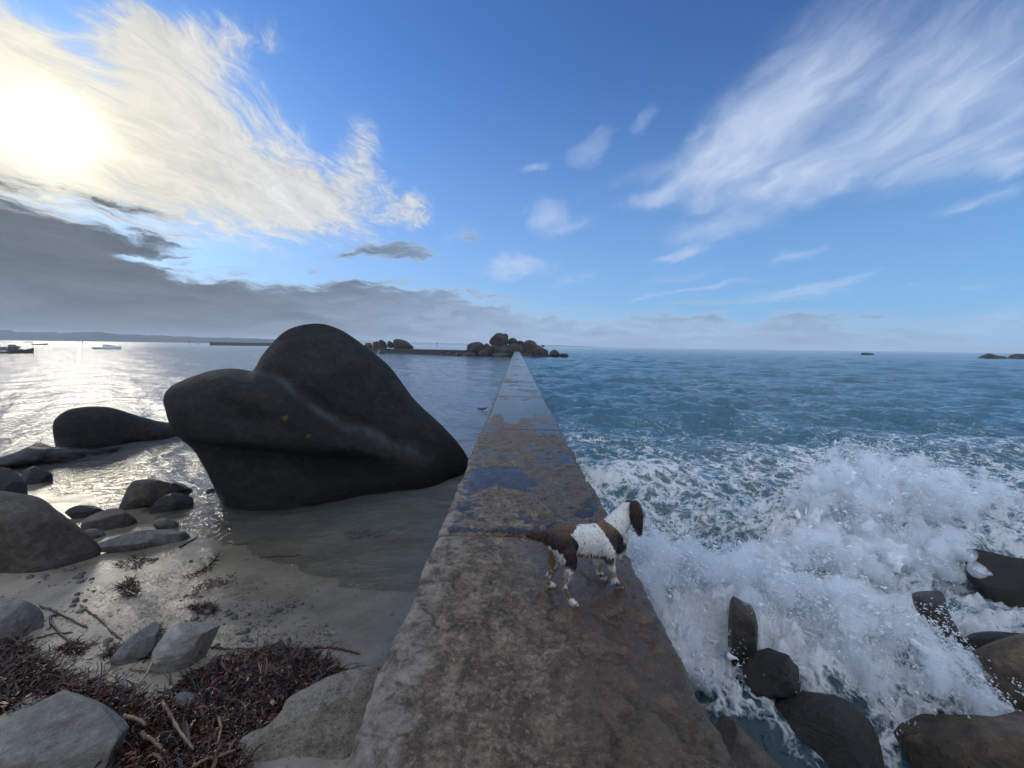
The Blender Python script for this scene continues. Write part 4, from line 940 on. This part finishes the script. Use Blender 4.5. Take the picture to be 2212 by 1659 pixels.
def sphere_chain(ch, squash=.72):
    out = []
    D_, F_ = ICO[3]
    for a, b in zip(ch[:-1], ch[1:]):
        n = 7
        for k in range(n):
            t = k/n; q = [a[i]*(1-t)+b[i]*t for i in range(4)]; r = q[3]*S5; c = D(q[0], q[1], q[2])
            sq = squash if q[3] > 100 else 1.
            V = c+r*(np.outer(D_@DOG_F, DOG_F)+np.outer(D_@DOG_L, DOG_L)*sq+np.outer(D_[:, 2], (0, 0, 1)))
            out.append((V, F_))
    q = ch[-1]; out.append((D(*q[:3])+q[3]*S5*D_, F_))
    return out
def coat(P):
    """fur colour by place: liver patches on white"""
    x, y, l = to5(P); n = fbm(P*28, 3, 5); n2 = fbm(P*90, 2, 8); x = x+n*32; y = y+n*32
    white = np.array([.60, .59, .56]); liver = np.array([.017, .0075, .0045]); tan = np.array([.15, .078, .034]); dark = np.array([.018, .010, .008])
    c = np.tile(white, (len(P), 1))
    c[n2 > .52] = (.22, .15, .11)
    sh = in_poly(x, y, [(1060, 395), (1200, 470), (1300, 580), (1345, 700), (1290, 775), (1200, 790), (1140, 640), (1100, 540), (1050, 460)])
    rp = in_poly(x, y, [(450, 560), (560, 545), (640, 480), (790, 430), (890, 440), (880, 500), (730, 555), (800, 640), (825, 860), (730, 900), (650, 860), (600, 720), (450, 700)])
    c[sh] = liver; c[rp] = liver
    top = (rp | sh) & (y < 590); tk = np.clip((585-y)/95, 0, 1)[:, None]*(.55+.6*np.clip(n+.4, 0, 1))[:, None]; c[top] = (tan*tk+liver*(1-tk))[top]  # patch tops fade to tan: their lit look painted into the coat
    head = (x > 1395) & (y < 420) & ~in_poly(x, y, [(1340, 235), (1420, 235), (1425, 330), (1360, 400)]); c[head] = liver*.8
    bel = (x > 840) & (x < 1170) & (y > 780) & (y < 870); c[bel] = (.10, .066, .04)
    leg = (y > 930) & (n > -.1); c[leg] = (.27, .22, .16); leg2 = (y > 960) & (x < 760) & (n2+n > .05); c[leg2] = (.15, .095, .055)
    paw = ((y > 1362) & (l > .05)) | ((y > 1178) & (x > 1230)) | ((y > 1075) & (y < 1110) & (x > 1080)); c[paw] = (.05, .04, .035)
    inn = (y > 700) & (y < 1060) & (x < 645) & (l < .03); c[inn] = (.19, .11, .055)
    foot = (y > 1170) & (l > .03) & (x > 1240); c[foot & (y > 1185)] = dark
    return c
def mat_fur():
    m, g, out = new_mat('wet fur'); c = g.attr('tint', 'Color'); n = g.noise(pos(g), 260, 3, .6)
    c = g.mix(g.mapr(n, .35, .7, 0., .4), c, g.mix(1., c, (.5, .45, .42), 'MULTIPLY'))
    principled(g, out, c, .5, bump(g, n, .003, .7), .35); return m
M_fur = mat_fur()
def strands(P, Nrm, r, length, width, droop, c):
    """thin tapered locks growing from points P"""
    n = len(P); flow = -.55*DOG_F+np.array([0, 0, -.75]); d = Nrm*.42+flow*droop+r.randn(n, 3)*.20; d /= np.linalg.norm(d, axis=1)[:, None]
    L = length*(.5+.8*r.rand(n)); s = np.cross(d, Nrm+r.randn(n, 3)*.3); s /= np.linalg.norm(s, axis=1)[:, None]+1e-9
    w = width*(.6+.8*r.rand(n)); mid = P+d*(L*.55)[:, None]; tip = mid+(d*.6+np.array([0, 0, -.55]))*(L*.5)[:, None]
    V = np.stack([P-s*w[:, None]*.5, P+s*w[:, None]*.5, mid+s*w[:, None]*.38, mid-s*w[:, None]*.38, tip], 1)
    i = 5*np.arange(n)[:, None]
    Fc = np.concatenate([i+np.array([[0, 1, 2]]), i+np.array([[0, 2, 3]]), i+np.array([[3, 2, 4]])])
    return V.reshape(-1, 3), Fc, np.repeat(c*(.65+.6*r.rand(n, 1)), 5, 0)
def build_dog():
    root = empty('dog', tuple(DOG_O)); tag(root, 'brown and white spaniel standing on the jetty, looking down at the breaking wave', 'dog')
    parts = []
    for ch in CH: parts += sphere_chain(ch)
    V, Fc, N = remesh(parts, .0065, 6)
    lo = V[:, 2] < JZ+.03; V[:, 2] = np.maximum(V[:, 2], JZ-.004)
    V += N*(.0035*fbm(V*38, 3, 12))[:, None]
    mesh_obj('body', V-DOG_O, Fc, M_fur, root, cols=coat(V))
    r = np.random.RandomState(4); k = r.randint(len(V), size=24000); P = V[k]; x, y, l = to5(P)
    L = .011+.010*((y > 780) & (y < 1000))+.012*((x > 1280) & (y > 480) & (y < 800))
    shin = y > 1020; kk = ~shin | (r.rand(len(P)) < .5); k, P, L = k[kk], P[kk], L[kk]*np.where(shin[kk], .7, 1)
    a = strands(P, N[k], r, L, .0024, .9, coat(P)); mesh_obj('fur', a[0]-DOG_O, a[1], M_fur, root, cols=a[2])
    # leg and belly feathering: longer locks behind the legs and under the chest
    q = r.randint(len(V), size=9000); x, y, l = to5(V[q]); back = (N[q]@DOG_F < -.1) | (N[q][:, 2] < -.45)
    q = q[(y > 700) & (y < 1130) & back]; a = strands(V[q], N[q]*.5, r, np.full(len(q), .024), .0026, .9, coat(V[q])); mesh_obj('feathering', a[0]-DOG_O, a[1], M_fur, root, cols=a[2])
    # ear hanging over the cheek
    ear = [(1490, 275, .045, 55), (1515, 350, .055, 72), (1525, 440, .055, 66), (1545, 520, .045, 44), (1552, 590, .042, 22)]
    ear2 = [(1500, 270, -.075, 50), (1530, 350, -.08, 62), (1545, 430, -.08, 50), (1550, 500, -.075, 26)]
    for nm, e in (('ear', ear), ('ear', ear2)):
        prt = []
        for a0, b0 in zip(e[:-1], e[1:]):
            for t in np.linspace(0, 1, 6, endpoint=False):
                q = [a0[i]*(1-t)+b0[i]*t for i in range(4)]; D_, F_ = ICO[3]; rr = q[3]*S5
                prt.append((D(*q[:3])+rr*(np.outer(D_@DOG_F, DOG_F)*1.05+np.outer(D_@DOG_L, DOG_L)*.5+np.outer(D_[:, 2], (0, 0, 1))), F_))
        V2, F2, N2 = remesh(prt, .005, 3); c = np.tile(np.array([.022, .011, .008]), (len(V2), 1))
        eo = mesh_obj(nm, V2-DOG_O, F2, M_fur, root, cols=c)
        q = r.randint(len(V2), size=2600); P = V2[q]; cc = np.tile(np.array([.030, .014, .009]), (len(q), 1)); red = to5(P)[1] < 330; cc[red] = (.050, .018, .009)
        a = strands(P, N2[q]*.6, r, np.full(len(q), .022), .003, 1.1, cc); mesh_obj('fur', a[0]-DOG_O, a[1], M_fur, eo, cols=a[2])
    tail = [(590, 600, 0, 52), (520, 625, -.01, 40), (450, 625, -.02, 34), (380, 612, -.03, 30), (325, 600, -.035, 24)]
    V3, F3, N3 = remesh(sphere_chain(tail), .005, 3); to = mesh_obj('tail', V3-DOG_O, F3, M_fur, root, cols=np.tile(np.array([.035, .016, .010]), (len(V3), 1)))
    q = r.randint(len(V3), size=2600); a = strands(V3[q], N3[q], r, np.full(len(q), .016), .003, .5, np.tile(np.array([.045, .02, .012]), (len(q), 1))); mesh_obj('fur', a[0]-DOG_O, a[1], M_fur, to, cols=a[2])
    # face: eyes and nose, turned away from the viewer
    nose = D(1545, 440, -.165); D_, F_ = ICO[3]
    m, g, out = new_mat('dog nose'); principled(g, out, (.012, .009, .009), .25)
    mesh_obj('nose', nose+D_*np.array([.013, .013, .011])-DOG_O, F_, m, root)
    for l in (-.005, -.095): mesh_obj('eye', D(1525, 355, l)+D_*.008-DOG_O, F_, m, root)
build_dog()

# ------------------------------------------------------------------ islet at the end of the jetty
def zi(x, y): return ((1100+x/6.32)*.8641, (800+y/6.32)*.8641)
def zl(x, y): return ((880+x/6.9125)*.8641, (820+y/6.9125)*.8641)
def zb(x, y): return (x*.12891, 708.6+y*.12891)
def zr(x, y): return ((1900+x/3.3515)*.8641, (820+y/3.3515)*.8641)
def far_rock(conv, pts, Y, label, group, mat=M_islet, thick=.8, seed=0, **kw):
    pts = [conv(*q) for q in pts]; c = np.mean(pts, axis=0); A = at_y(c[0], c[1], Y)
    rock('islet_boulder' if conv is zi else 'distant_rock', pts, A, mat, label, group, thick=thick, seed=seed, view='flat', push=0., sub=4, facets=kw.pop('facets', 4), rough=.07, cat='boulder', **kw)
ISLET = [
    ([(790, 370), (800, 310), (850, 250), (910, 210), (1000, 220), (1060, 230), (1075, 300), (1070, 360), (1030, 410), (900, 410)], 128, 'big blocky boulder on top of the islet, the highest one'),
    ([(430, 440), (450, 390), (520, 360), (600, 350), (660, 370), (700, 420), (690, 500), (560, 530), (450, 510)], 122, 'large rounded boulder at the left shoulder of the islet'),
    ([(1080, 380), (1100, 300), (1190, 285), (1225, 340), (1220, 400), (1120, 430)], 130, 'boulder directly right of the highest islet boulder'),
    ([(1230, 345), (1270, 322), (1315, 350), (1310, 400), (1240, 400)], 130, 'small boulder on the islet skyline right of centre'),
    ([(1345, 350), (1370, 318), (1450, 325), (1510, 360), (1520, 410), (1420, 420)], 128, 'flat-topped boulder on the right skyline of the islet'),
    ([(1220, 380), (1400, 350), (1520, 390), (1600, 430), (1680, 500), (1700, 560), (1480, 600), (1300, 560), (1230, 470)], 125, 'big sloping slab on the right flank of the islet'),
    ([(1480, 480), (1560, 440), (1690, 480), (1710, 560), (1780, 580), (1560, 610), (1480, 580)], 123, 'slanting boulder low on the right flank of the islet'),
    ([(1735, 540), (1750, 480), (1800, 470), (1860, 500), (1890, 560), (1830, 600), (1750, 600)], 122, 'separate boulder off the right end of the islet'),
    ([(1890, 550), (1970, 520), (2030, 560), (1990, 585), (1900, 585)], 122, 'low outermost rock at the right tip of the islet'),
    ([(360, 590), (390, 530), (450, 500), (560, 520), (590, 590), (450, 620)], 119, 'low boulder at the left foot of the islet'),
    ([(580, 560), (620, 500), (690, 480), (760, 520), (770, 590), (650, 620)], 119, 'rounded boulder at the islet waterline left of the jetty end'),
    ([(760, 600), (800, 540), (950, 520), (1100, 540), (1130, 600), (950, 630)], 119, 'wide reddish rock at the islet waterline just left of the jetty end'),
    ([(790, 430), (830, 395), (890, 410), (895, 470), (820, 490)], 124, 'small stone wedged under the left of the highest islet boulder'),
    ([(880, 450), (910, 425), (945, 440), (940, 490), (890, 490)], 122, 'tiny pale stone below the highest islet boulder'),
    ([(880, 500), (1000, 450), (1130, 460), (1170, 540), (1000, 570), (910, 550)], 122, 'mid boulder in the dark middle of the islet above the jetty end'),
    ([(690, 420), (730, 370), (780, 400), (800, 470), (700, 490)], 125, 'boulder in the saddle left of the highest islet boulder'),
    ([(250, 560), (260, 520), (330, 510), (380, 530), (370, 590), (270, 590)], 120, 'square boulder left of the islet against the low wall'),
    ([(1360, 580), (1400, 545), (1460, 545), (1500, 590), (1430, 612), (1370, 607)], 119, 'rounded rock at the waterline right of the jetty end'),
    ([(1260, 550), (1320, 520), (1380, 560), (1340, 610), (1260, 610)], 120, 'dark rock touching the jetty end on its right'),
    ([(1060, 420), (1180, 370), (1270, 450), (1240, 560), (1100, 560)], 125, 'dark boulder right behind the jetty end'),
    ([(600, 470), (700, 440), (800, 450), (830, 560), (640, 580)], 123, 'dark boulder in the lower left middle of the islet'),
    ([(940, 430), (1050, 390), (1100, 470), (1000, 520)], 126, 'dark rock under the highest islet boulder')]
for i, (pts, Y, lab) in enumerate(ISLET): far_rock(zi, pts, Y, lab, 'boulders of the islet at the jetty end', seed=60+i)
# the rocky ground that carries the boulders
rock('islet_boulder', [zi(*q) for q in [(380, 600), (480, 500), (640, 440), (820, 420), (1000, 410), (1200, 400), (1400, 410), (1560, 470), (1720, 570), (1800, 610), (1500, 640), (900, 650), (420, 640)]], at_y(*zi(1050, 560), 127), M_reef,
     'dark jagged rock mass under the islet boulders, at the end of the jetty', 'boulders of the islet at the jetty end', thick=.35, seed=59, view='flat', push=0., facets=3, rough=.10, fscale=5., cat='rock')
CLUST = [([(215, 340), (235, 270), (280, 258), (330, 270), (350, 350), (300, 380)], 'leftmost boulder of the row beyond the huge boulder'),
         ([(350, 290), (380, 240), (430, 225), (455, 290), (450, 380), (370, 380)], 'second boulder from the left in the row beyond the huge boulder'),
         ([(435, 310), (475, 215), (520, 210), (580, 260), (605, 330), (560, 390), (450, 390)], 'domed boulder in the middle of the row beyond the huge boulder'),
         ([(610, 300), (630, 230), (660, 218), (710, 245), (725, 330), (640, 340)], 'narrow boulder next to the longest one of the distant row'),
         ([(720, 240), (740, 200), (800, 193), (900, 215), (990, 250), (1040, 290), (1060, 350), (900, 370), (740, 360)], 'longest boulder, right end of the distant row on the low wall')]
for i, (pts, lab) in enumerate(CLUST): far_rock(zl, pts, 154, lab, 'row of boulders behind the low wall', seed=90+i)
for i, (pts, Y, lab) in enumerate([
        ([(430, 445), (455, 400), (480, 365), (520, 395), (560, 440), (500, 455)], 140, 'small pointed rock in front of the low wall, left end'),
        ([(1420, 455), (1450, 420), (1540, 415), (1600, 450), (1560, 475)], 131, 'small dark rock at the foot of the low wall'),
        ([(1600, 460), (1680, 410), (1790, 420), (1800, 475), (1700, 485)], 128, 'rock at the foot of the low wall near the islet'),
        ([(1525, 480), (1545, 470), (1570, 480), (1545, 490)], 128, 'tiny rock just breaking the water by the low wall'),
        ([(1350, 493), (1410, 486), (1480, 492), (1410, 499)], 124, 'flat rock awash in front of the low wall')]):
    far_rock(zl, pts, Y, lab, 'small rocks along the low wall', M_reef, seed=110+i)
far_rock(zr, [(845, 215), (870, 207), (920, 210), (962, 222), (920, 228), (860, 227)], 305, 'lone flat rock far out on the open sea', None, M_islet, seed=120)
far_rock(zr, [(1800, 256), (1840, 228), (1920, 214), (1985, 230), (2060, 240), (2060, 262), (1900, 264)], 211, 'low brown reef far out at the right edge, left hump', None, M_islet, seed=121)
far_rock(zr, [(2030, 258), (2090, 232), (2150, 217), (2230, 225), (2330, 245), (2300, 266), (2120, 262)], 213, 'low brown reef far out at the right edge, right hump', None, M_islet, seed=122)
far_rock(zi, [(1603, 402), (1625, 392), (1650, 402), (1650, 424), (1603, 424)], 600, 'tiny dark rock on the horizon right of the islet', None, M_islet, seed=123)

# low wall joining the islet to the row of boulders
def wall(name, a, b, w, z0, z1, mat, label, nseg=40, rough=.12, seed=1):
    a, b = np.array(a, float), np.array(b, float); L = np.linalg.norm(b-a); e = (b-a)/L; nn = np.array([-e[1], e[0]])
    s = np.linspace(0, L, nseg); prof = [(-w*.62, z0), (-w*.55, z0+.5*(z1-z0)), (-w*.5, z1-.12), (-w*.42, z1), (w*.42, z1), (w*.5, z1-.12), (w*.62, z0)]; m = len(prof)
    V = np.array([(*(a+e*t+nn*o), z) for t in s for o, z in prof]); V += rough*np.stack([fbm(V*.9, 3, seed), fbm(V*.9, 3, seed+3), .5*fbm(V*.9, 3, seed+6)], 1)
    Fc = [(i*m+j, i*m+j+1, (i+1)*m+j+1, (i+1)*m+j) for i in range(nseg-1) for j in range(m-1)]+[tuple(range(m)), tuple((nseg-1)*m+j for j in range(m))[::-1]]
    c0 = np.array([*((a+b)/2), 0]); o = mesh_obj(name, V-c0, Fc, mat, smooth=False); o.location = c0; return tag(o, label, 'wall')
pA = at_y(*zl(250, 400), 154); pB = at_y(*zl(1990, 430), 124)
wall('low_wall', pA[:2], pB[:2], 1.6, -.6, 1.75, M_islet, 'low dark stone wall linking the islet to the row of boulders', 60)
qA = on_z(*r1(1660, 200), 0); qB = at_y(660, 746, 430)
wall('far_jetty', qA[:2], qB[:2], 4., -1., 3.3, M_reef, 'distant straight harbour wall seen left of the huge boulder', 30, .25, 4)

# marker posts
M_post = rock_mat('dark painted metal', (.02, .02, .022), (.03, .03, .032), (.05, .05, .05), 1., .6, .1)
def marker(u, v0, v1, Y, rad, label):
    p = at_y(u, v1, Y); top = at_y(u, v0, Y)[2]; r = empty('marker_post', (p[0], p[1], 0)); tag(r, label, 'marker post')
    v, f = tube([(0, 0, -2), (0, 0, top*.5), (0, 0, top)], [rad, rad*.85, rad*.7], 8); mesh_obj('pole', v, f, M_post, r)
    v, f = tube([(0, 0, top*.72), (0, 0, top*.86), (0, 0, top*.99)], [rad*2.2, rad*1.6, rad*.6], 8); mesh_obj('topmark', v, f, M_post, r)
marker(943.6, 739.8, 748.4, 700, .55, 'dark beacon post standing in the sea left of the islet')
marker(179, 737, 748, 190, .09, 'thin pole in the glittering water right of the dark work boat')
marker(410, 735, 743, 330, .12, 'thin pole in the water just left of the distant harbour wall')

# ------------------------------------------------------------------ boats
def simple_mat(name, c, rough=.5, var=.3, spec=.5):
    m, g, out = new_mat(name); n = g.noise(obco(g), 2.5, 5, .6)
    principled(g, out, g.mix(g.mapr(n, .3, .75, 0., var), c, tuple(q*.55 for q in c)), rough, None, spec); return m
M_white = simple_mat('white gelcoat', (.62, .66, .70), .35, .25); M_dkhull = simple_mat('dark hull', (.035, .033, .035), .5); M_glass = simple_mat('boat glass', (.02, .03, .04), .12)
M_wood = simple_mat('painted wood', (.10, .065, .055), .6); M_blue = simple_mat('blue stripe', (.05, .09, .18), .4); M_steel = simple_mat('grey steel', (.10, .105, .11), .5)
def hull(L, B, fb, rise, stern=.8, deckin=.06):
    """boat hull, bow at +x; returns verts, faces"""
    n = 15; V = []; s = np.linspace(-.5, .5, n)
    for t in s:
        q = t+.5; w = B*.5*(stern+(1-stern)*min(1, q*3))*(1-max(0, (q-.45)/.55)**2.3); w = max(w, .02); sh = fb+rise*max(0, q-.3)**2*2.0
        x = t*L; xo = .05*L*max(0, q-.6)
        V += [(x-xo, 0, -.45), (x-xo*.6, w*.75, -.12), (x, w, sh), (x, w-deckin, sh), (x, w-deckin, sh-.12), (x, -w+deckin if w > deckin else 0, sh-.12), (x, -w+deckin if w > deckin else 0, sh), (x, -w, sh), (x-xo*.6, -w*.75, -.12)]
    m = 9; Fc = [(i*m+j, i*m+(j+1) % m, (i+1)*m+(j+1) % m, (i+1)*m+j) for i in range(n-1) for j in range(m)]+[tuple(range(m))[::-1], tuple((n-1)*m+j for j in range(m))]
    return np.array(V), Fc
def prism(pts, y0, y1, taper=1.):
    """side outline (x,z) made solid between y0 and y1"""
    n = len(pts); v = [(x, y0*(1 if i < n/2 else taper), z) for i, (x, z) in enumerate(pts)]+[(x, y1*(1 if i < n/2 else taper), z) for i, (x, z) in enumerate(pts)]
    return np.array(v), [tuple(range(n)), tuple(range(2*n-1, n-1, -1))]+[(i, n+i, n+(i+1) % n, (i+1) % n) for i in range(n)]
def boat_at(name, u, v, rz, label, cat='boat'):
    p = on_z(u, v, 0.); r = empty(name, (p[0], p[1], 0)); r.rotation_euler[2] = rz; r.scale = (.86, .86, .86); tag(r, label, cat); return r, p[1]
# white cabin cruiser
b, Y = boat_at('motor_boat', 233.5, 754.6, .35, 'white cabin motor boat moored on the grey water')
L = 9.6
h, f = hull(L, 2.9, .85, .5); mesh_obj('hull', h, f, M_white, b, False)
v, f = prism([(-.5, 1.0), (3.6, 1.25), (2.2, 1.75), (1.0, 2.05), (-.4, 2.15), (-1.2, 2.05), (-1.5, 1.0)], -1.15, 1.15, .86); mesh_obj('cabin', v, f, M_white, b, False)
v, f = prism([(.2, 1.72), (1.95, 1.70), (1.15, 1.98), (.2, 2.06)], -1.17, 1.17, .86); mesh_obj('windscreen', v, f, M_glass, b, False)
v, f = tube([(-1.0, 0, 2.0), (-1.6, 0, 3.0), (-1.9, 0, 3.5)], [.10, .08, .05], 8); mesh_obj('mast', v, f, M_white, b)
v, f = box(-4.9, 4.2, -1.56, 1.56, .45, .58); v[:, 1] *= np.where(v[:, 0] > 0, .45, .95); mesh_obj('stripe', v, f, M_blue, b, False)
rail = [tube([(x, s_*(1.45-.28*max(0, x-1)), 1.1+.05*x*(x > 0)), (x, s_*(1.42-.28*max(0, x-1)), 1.75+.05*x*(x > 0))], .025, 5) for x in (1.2, 2.4, 3.6, 4.4) for s_ in (-1, 1)]
for v, f in rail: mesh_obj('bow_rail', v, f, M_steel, b)
# dark work boat with raised bow, and the flat barge behind it
b, Y = boat_at('work_boat', 26, 763, .4, 'dark low work boat with a raised pointed bow at the left edge')
h, f = hull(9.0, 2.4, .42, .9, .9); h[:, 2] += .03*np.clip(h[:, 0]-1.5, 0, 9)**2; mesh_obj('hull', h, f, M_dkhull, b, False)
v, f = prism([(-.4, .5), (2.0, .5), (1.8, 1.2), (1.0, 1.25), (.7, 1.9), (-.2, 1.95)], -.8, .8, .9); mesh_obj('wheelhouse', v, f, M_dkhull, b, False)
v, f = box(2.3, 3.4, -.5, .5, .5, .95); mesh_obj('hatch', v, f, M_steel, b, False)
v, f = box(-4.8, -4.2, -.25, .25, .4, 1.2); mesh_obj('engine', v, f, M_steel, b, False)
b, Y = boat_at('barge', 21, 757.0, .4, 'grey flat-decked barge just behind the dark work boat')
h, f = hull(5.0, 2.2, .75, .1, .95); mesh_obj('hull', h, f, M_steel, b, False)
v, f = prism([(.1, .9), (2.3, .9), (2.2, 1.5), (1.5, 1.55), (1.2, 2.0), (.3, 2.0)], -.9, .9, .9); mesh_obj('wheelhouse', v, f, M_dkhull, b, False)
v, f = box(-2.4, -.6, -.8, .8, .85, 1.2); mesh_obj('cargo', v, f, M_dkhull, b, False)
def row_boat(u, v_, L, label):
    b, Y = boat_at('open_boat', u, v_, .4, label); h, f = hull(L, 2.0, .75, .5, .85, .10); mesh_obj('hull', h, f, M_wood, b, False)
    for x in (-.22, .1):
        v, f = box(x*L-.15, x*L+.15, -.85, .85, .55, .70); mesh_obj('thwart', v, f, M_wood, b, False)
    v, f = box(-L*.5-.15, -L*.5+.2, -.2, .2, .2, 1.2); mesh_obj('outboard', v, f, M_dkhull, b, False)
row_boat(87, 745.2, 8.6, 'small brown open boat beyond the barge')
row_boat(429, 743.4, 5.0, 'tiny open boat near the pole left of the distant harbour wall')
row_boat(62, 739.5, 9.0, 'tiny dark boat close under the far shore')

# ------------------------------------------------------------------ far shore
def mat_land():
    m, g, out = new_mat('wooded shore'); p = pos(g); n = g.noise(p, .02, 6, .65)
    principled(g, out, g.ramp(n, [(.35, (.030, .036, .030)), (.6, (.055, .058, .045)), (.75, (.10, .095, .075))]), .9, None, .1); return m
M_land = mat_land()
def shore(name, prof, Y, depth, seed, lump=2.5):
    us = np.linspace(prof[0][0], prof[-1][0], 420); vs = np.interp(us, [q[0] for q in prof], [q[1] for q in prof])
    top = np.array([at_y(u, v, Y) for u, v in zip(us, vs)]); h = np.maximum(top[:, 2], .5); n = len(us)
    h = h+lump*np.abs(fbm(P3(top[:, 0]/40, top[:, 0]*0), 4, seed, .6))*np.clip(h/12, .2, 1.4)
    V = []
    for k, (dy, fz) in enumerate([(-depth*.35, -.02), (-depth*.30, .10), (-depth*.12, .55), (0, 1.), (depth*.3, .9), (depth, .3)]):
        jit = (1+.10*fbm(P3(top[:, 0]/55, top[:, 0]*0+k*9), 4, seed+k)) if 0 < k < 5 else 1.
        V.append(np.stack([top[:, 0]*(1+dy/Y), top[:, 1]+dy, h*fz*jit-(.5 if k == 0 else 0)], 1))
    V = np.concatenate(V); o = mesh_obj(name, V, grid_faces(n, 6), M_land); tag(o, kind='structure')
shore('far_shore', [(-900, 708), (-300, 707), (-40, 711), (0, 712.5), (20, 713), (34, 718), (60, 718), (90, 718.5), (118, 716.5), (128, 719), (150, 719.5), (190, 717), (215, 717), (230, 720), (260, 722), (300, 723.5), (360, 726), (430, 728.5), (500, 730), (600, 733), (700, 735.5)], 1600, 420, 7)
shore('far_coast', [(560, 733.5), (700, 735.6), (800, 735.2), (860, 738.5), (960, 741.3), (1050, 743), (1110, 744.8), (1200, 746), (1260, 748), (1330, 750.2)], 5200, 900, 9, 6.)

# one strand of weed floating beside the jetty
p = on_z(1042, 884.7, 0); v, f = tube([(-.55, 0, .02), (-.3, .1, .06), (0, 0, .05), (.25, -.06, .10), (.5, .02, .22)], [.05, .09, .10, .07, .03], 8); v = v*.5
o = mesh_obj('floating_weed', v, f, M_stalk, cols=np.tile(np.array((.06, .03, .02)), (len(v), 1))); o.location = p; tag(o, 'dark strand of weed floating beside the jetty on its sheltered side', 'seaweed')

# ------------------------------------------------------------------ sea air
def build_haze():
    m, g, out = new_mat('sea haze'); v = g.new('ShaderNodeVolumePrincipled'); g.put(v.inputs['Color'], (.86, .92, 1.)); v.inputs['Density'].default_value = .00022
    g.l.new(v.outputs[0], out.inputs['Volume'])
    V, Fc = box(-9000, 9000, -60, 7600, -4, 70); o = mesh_obj('haze', V, Fc, m, smooth=False); tag(o, kind='stuff')
build_haze()
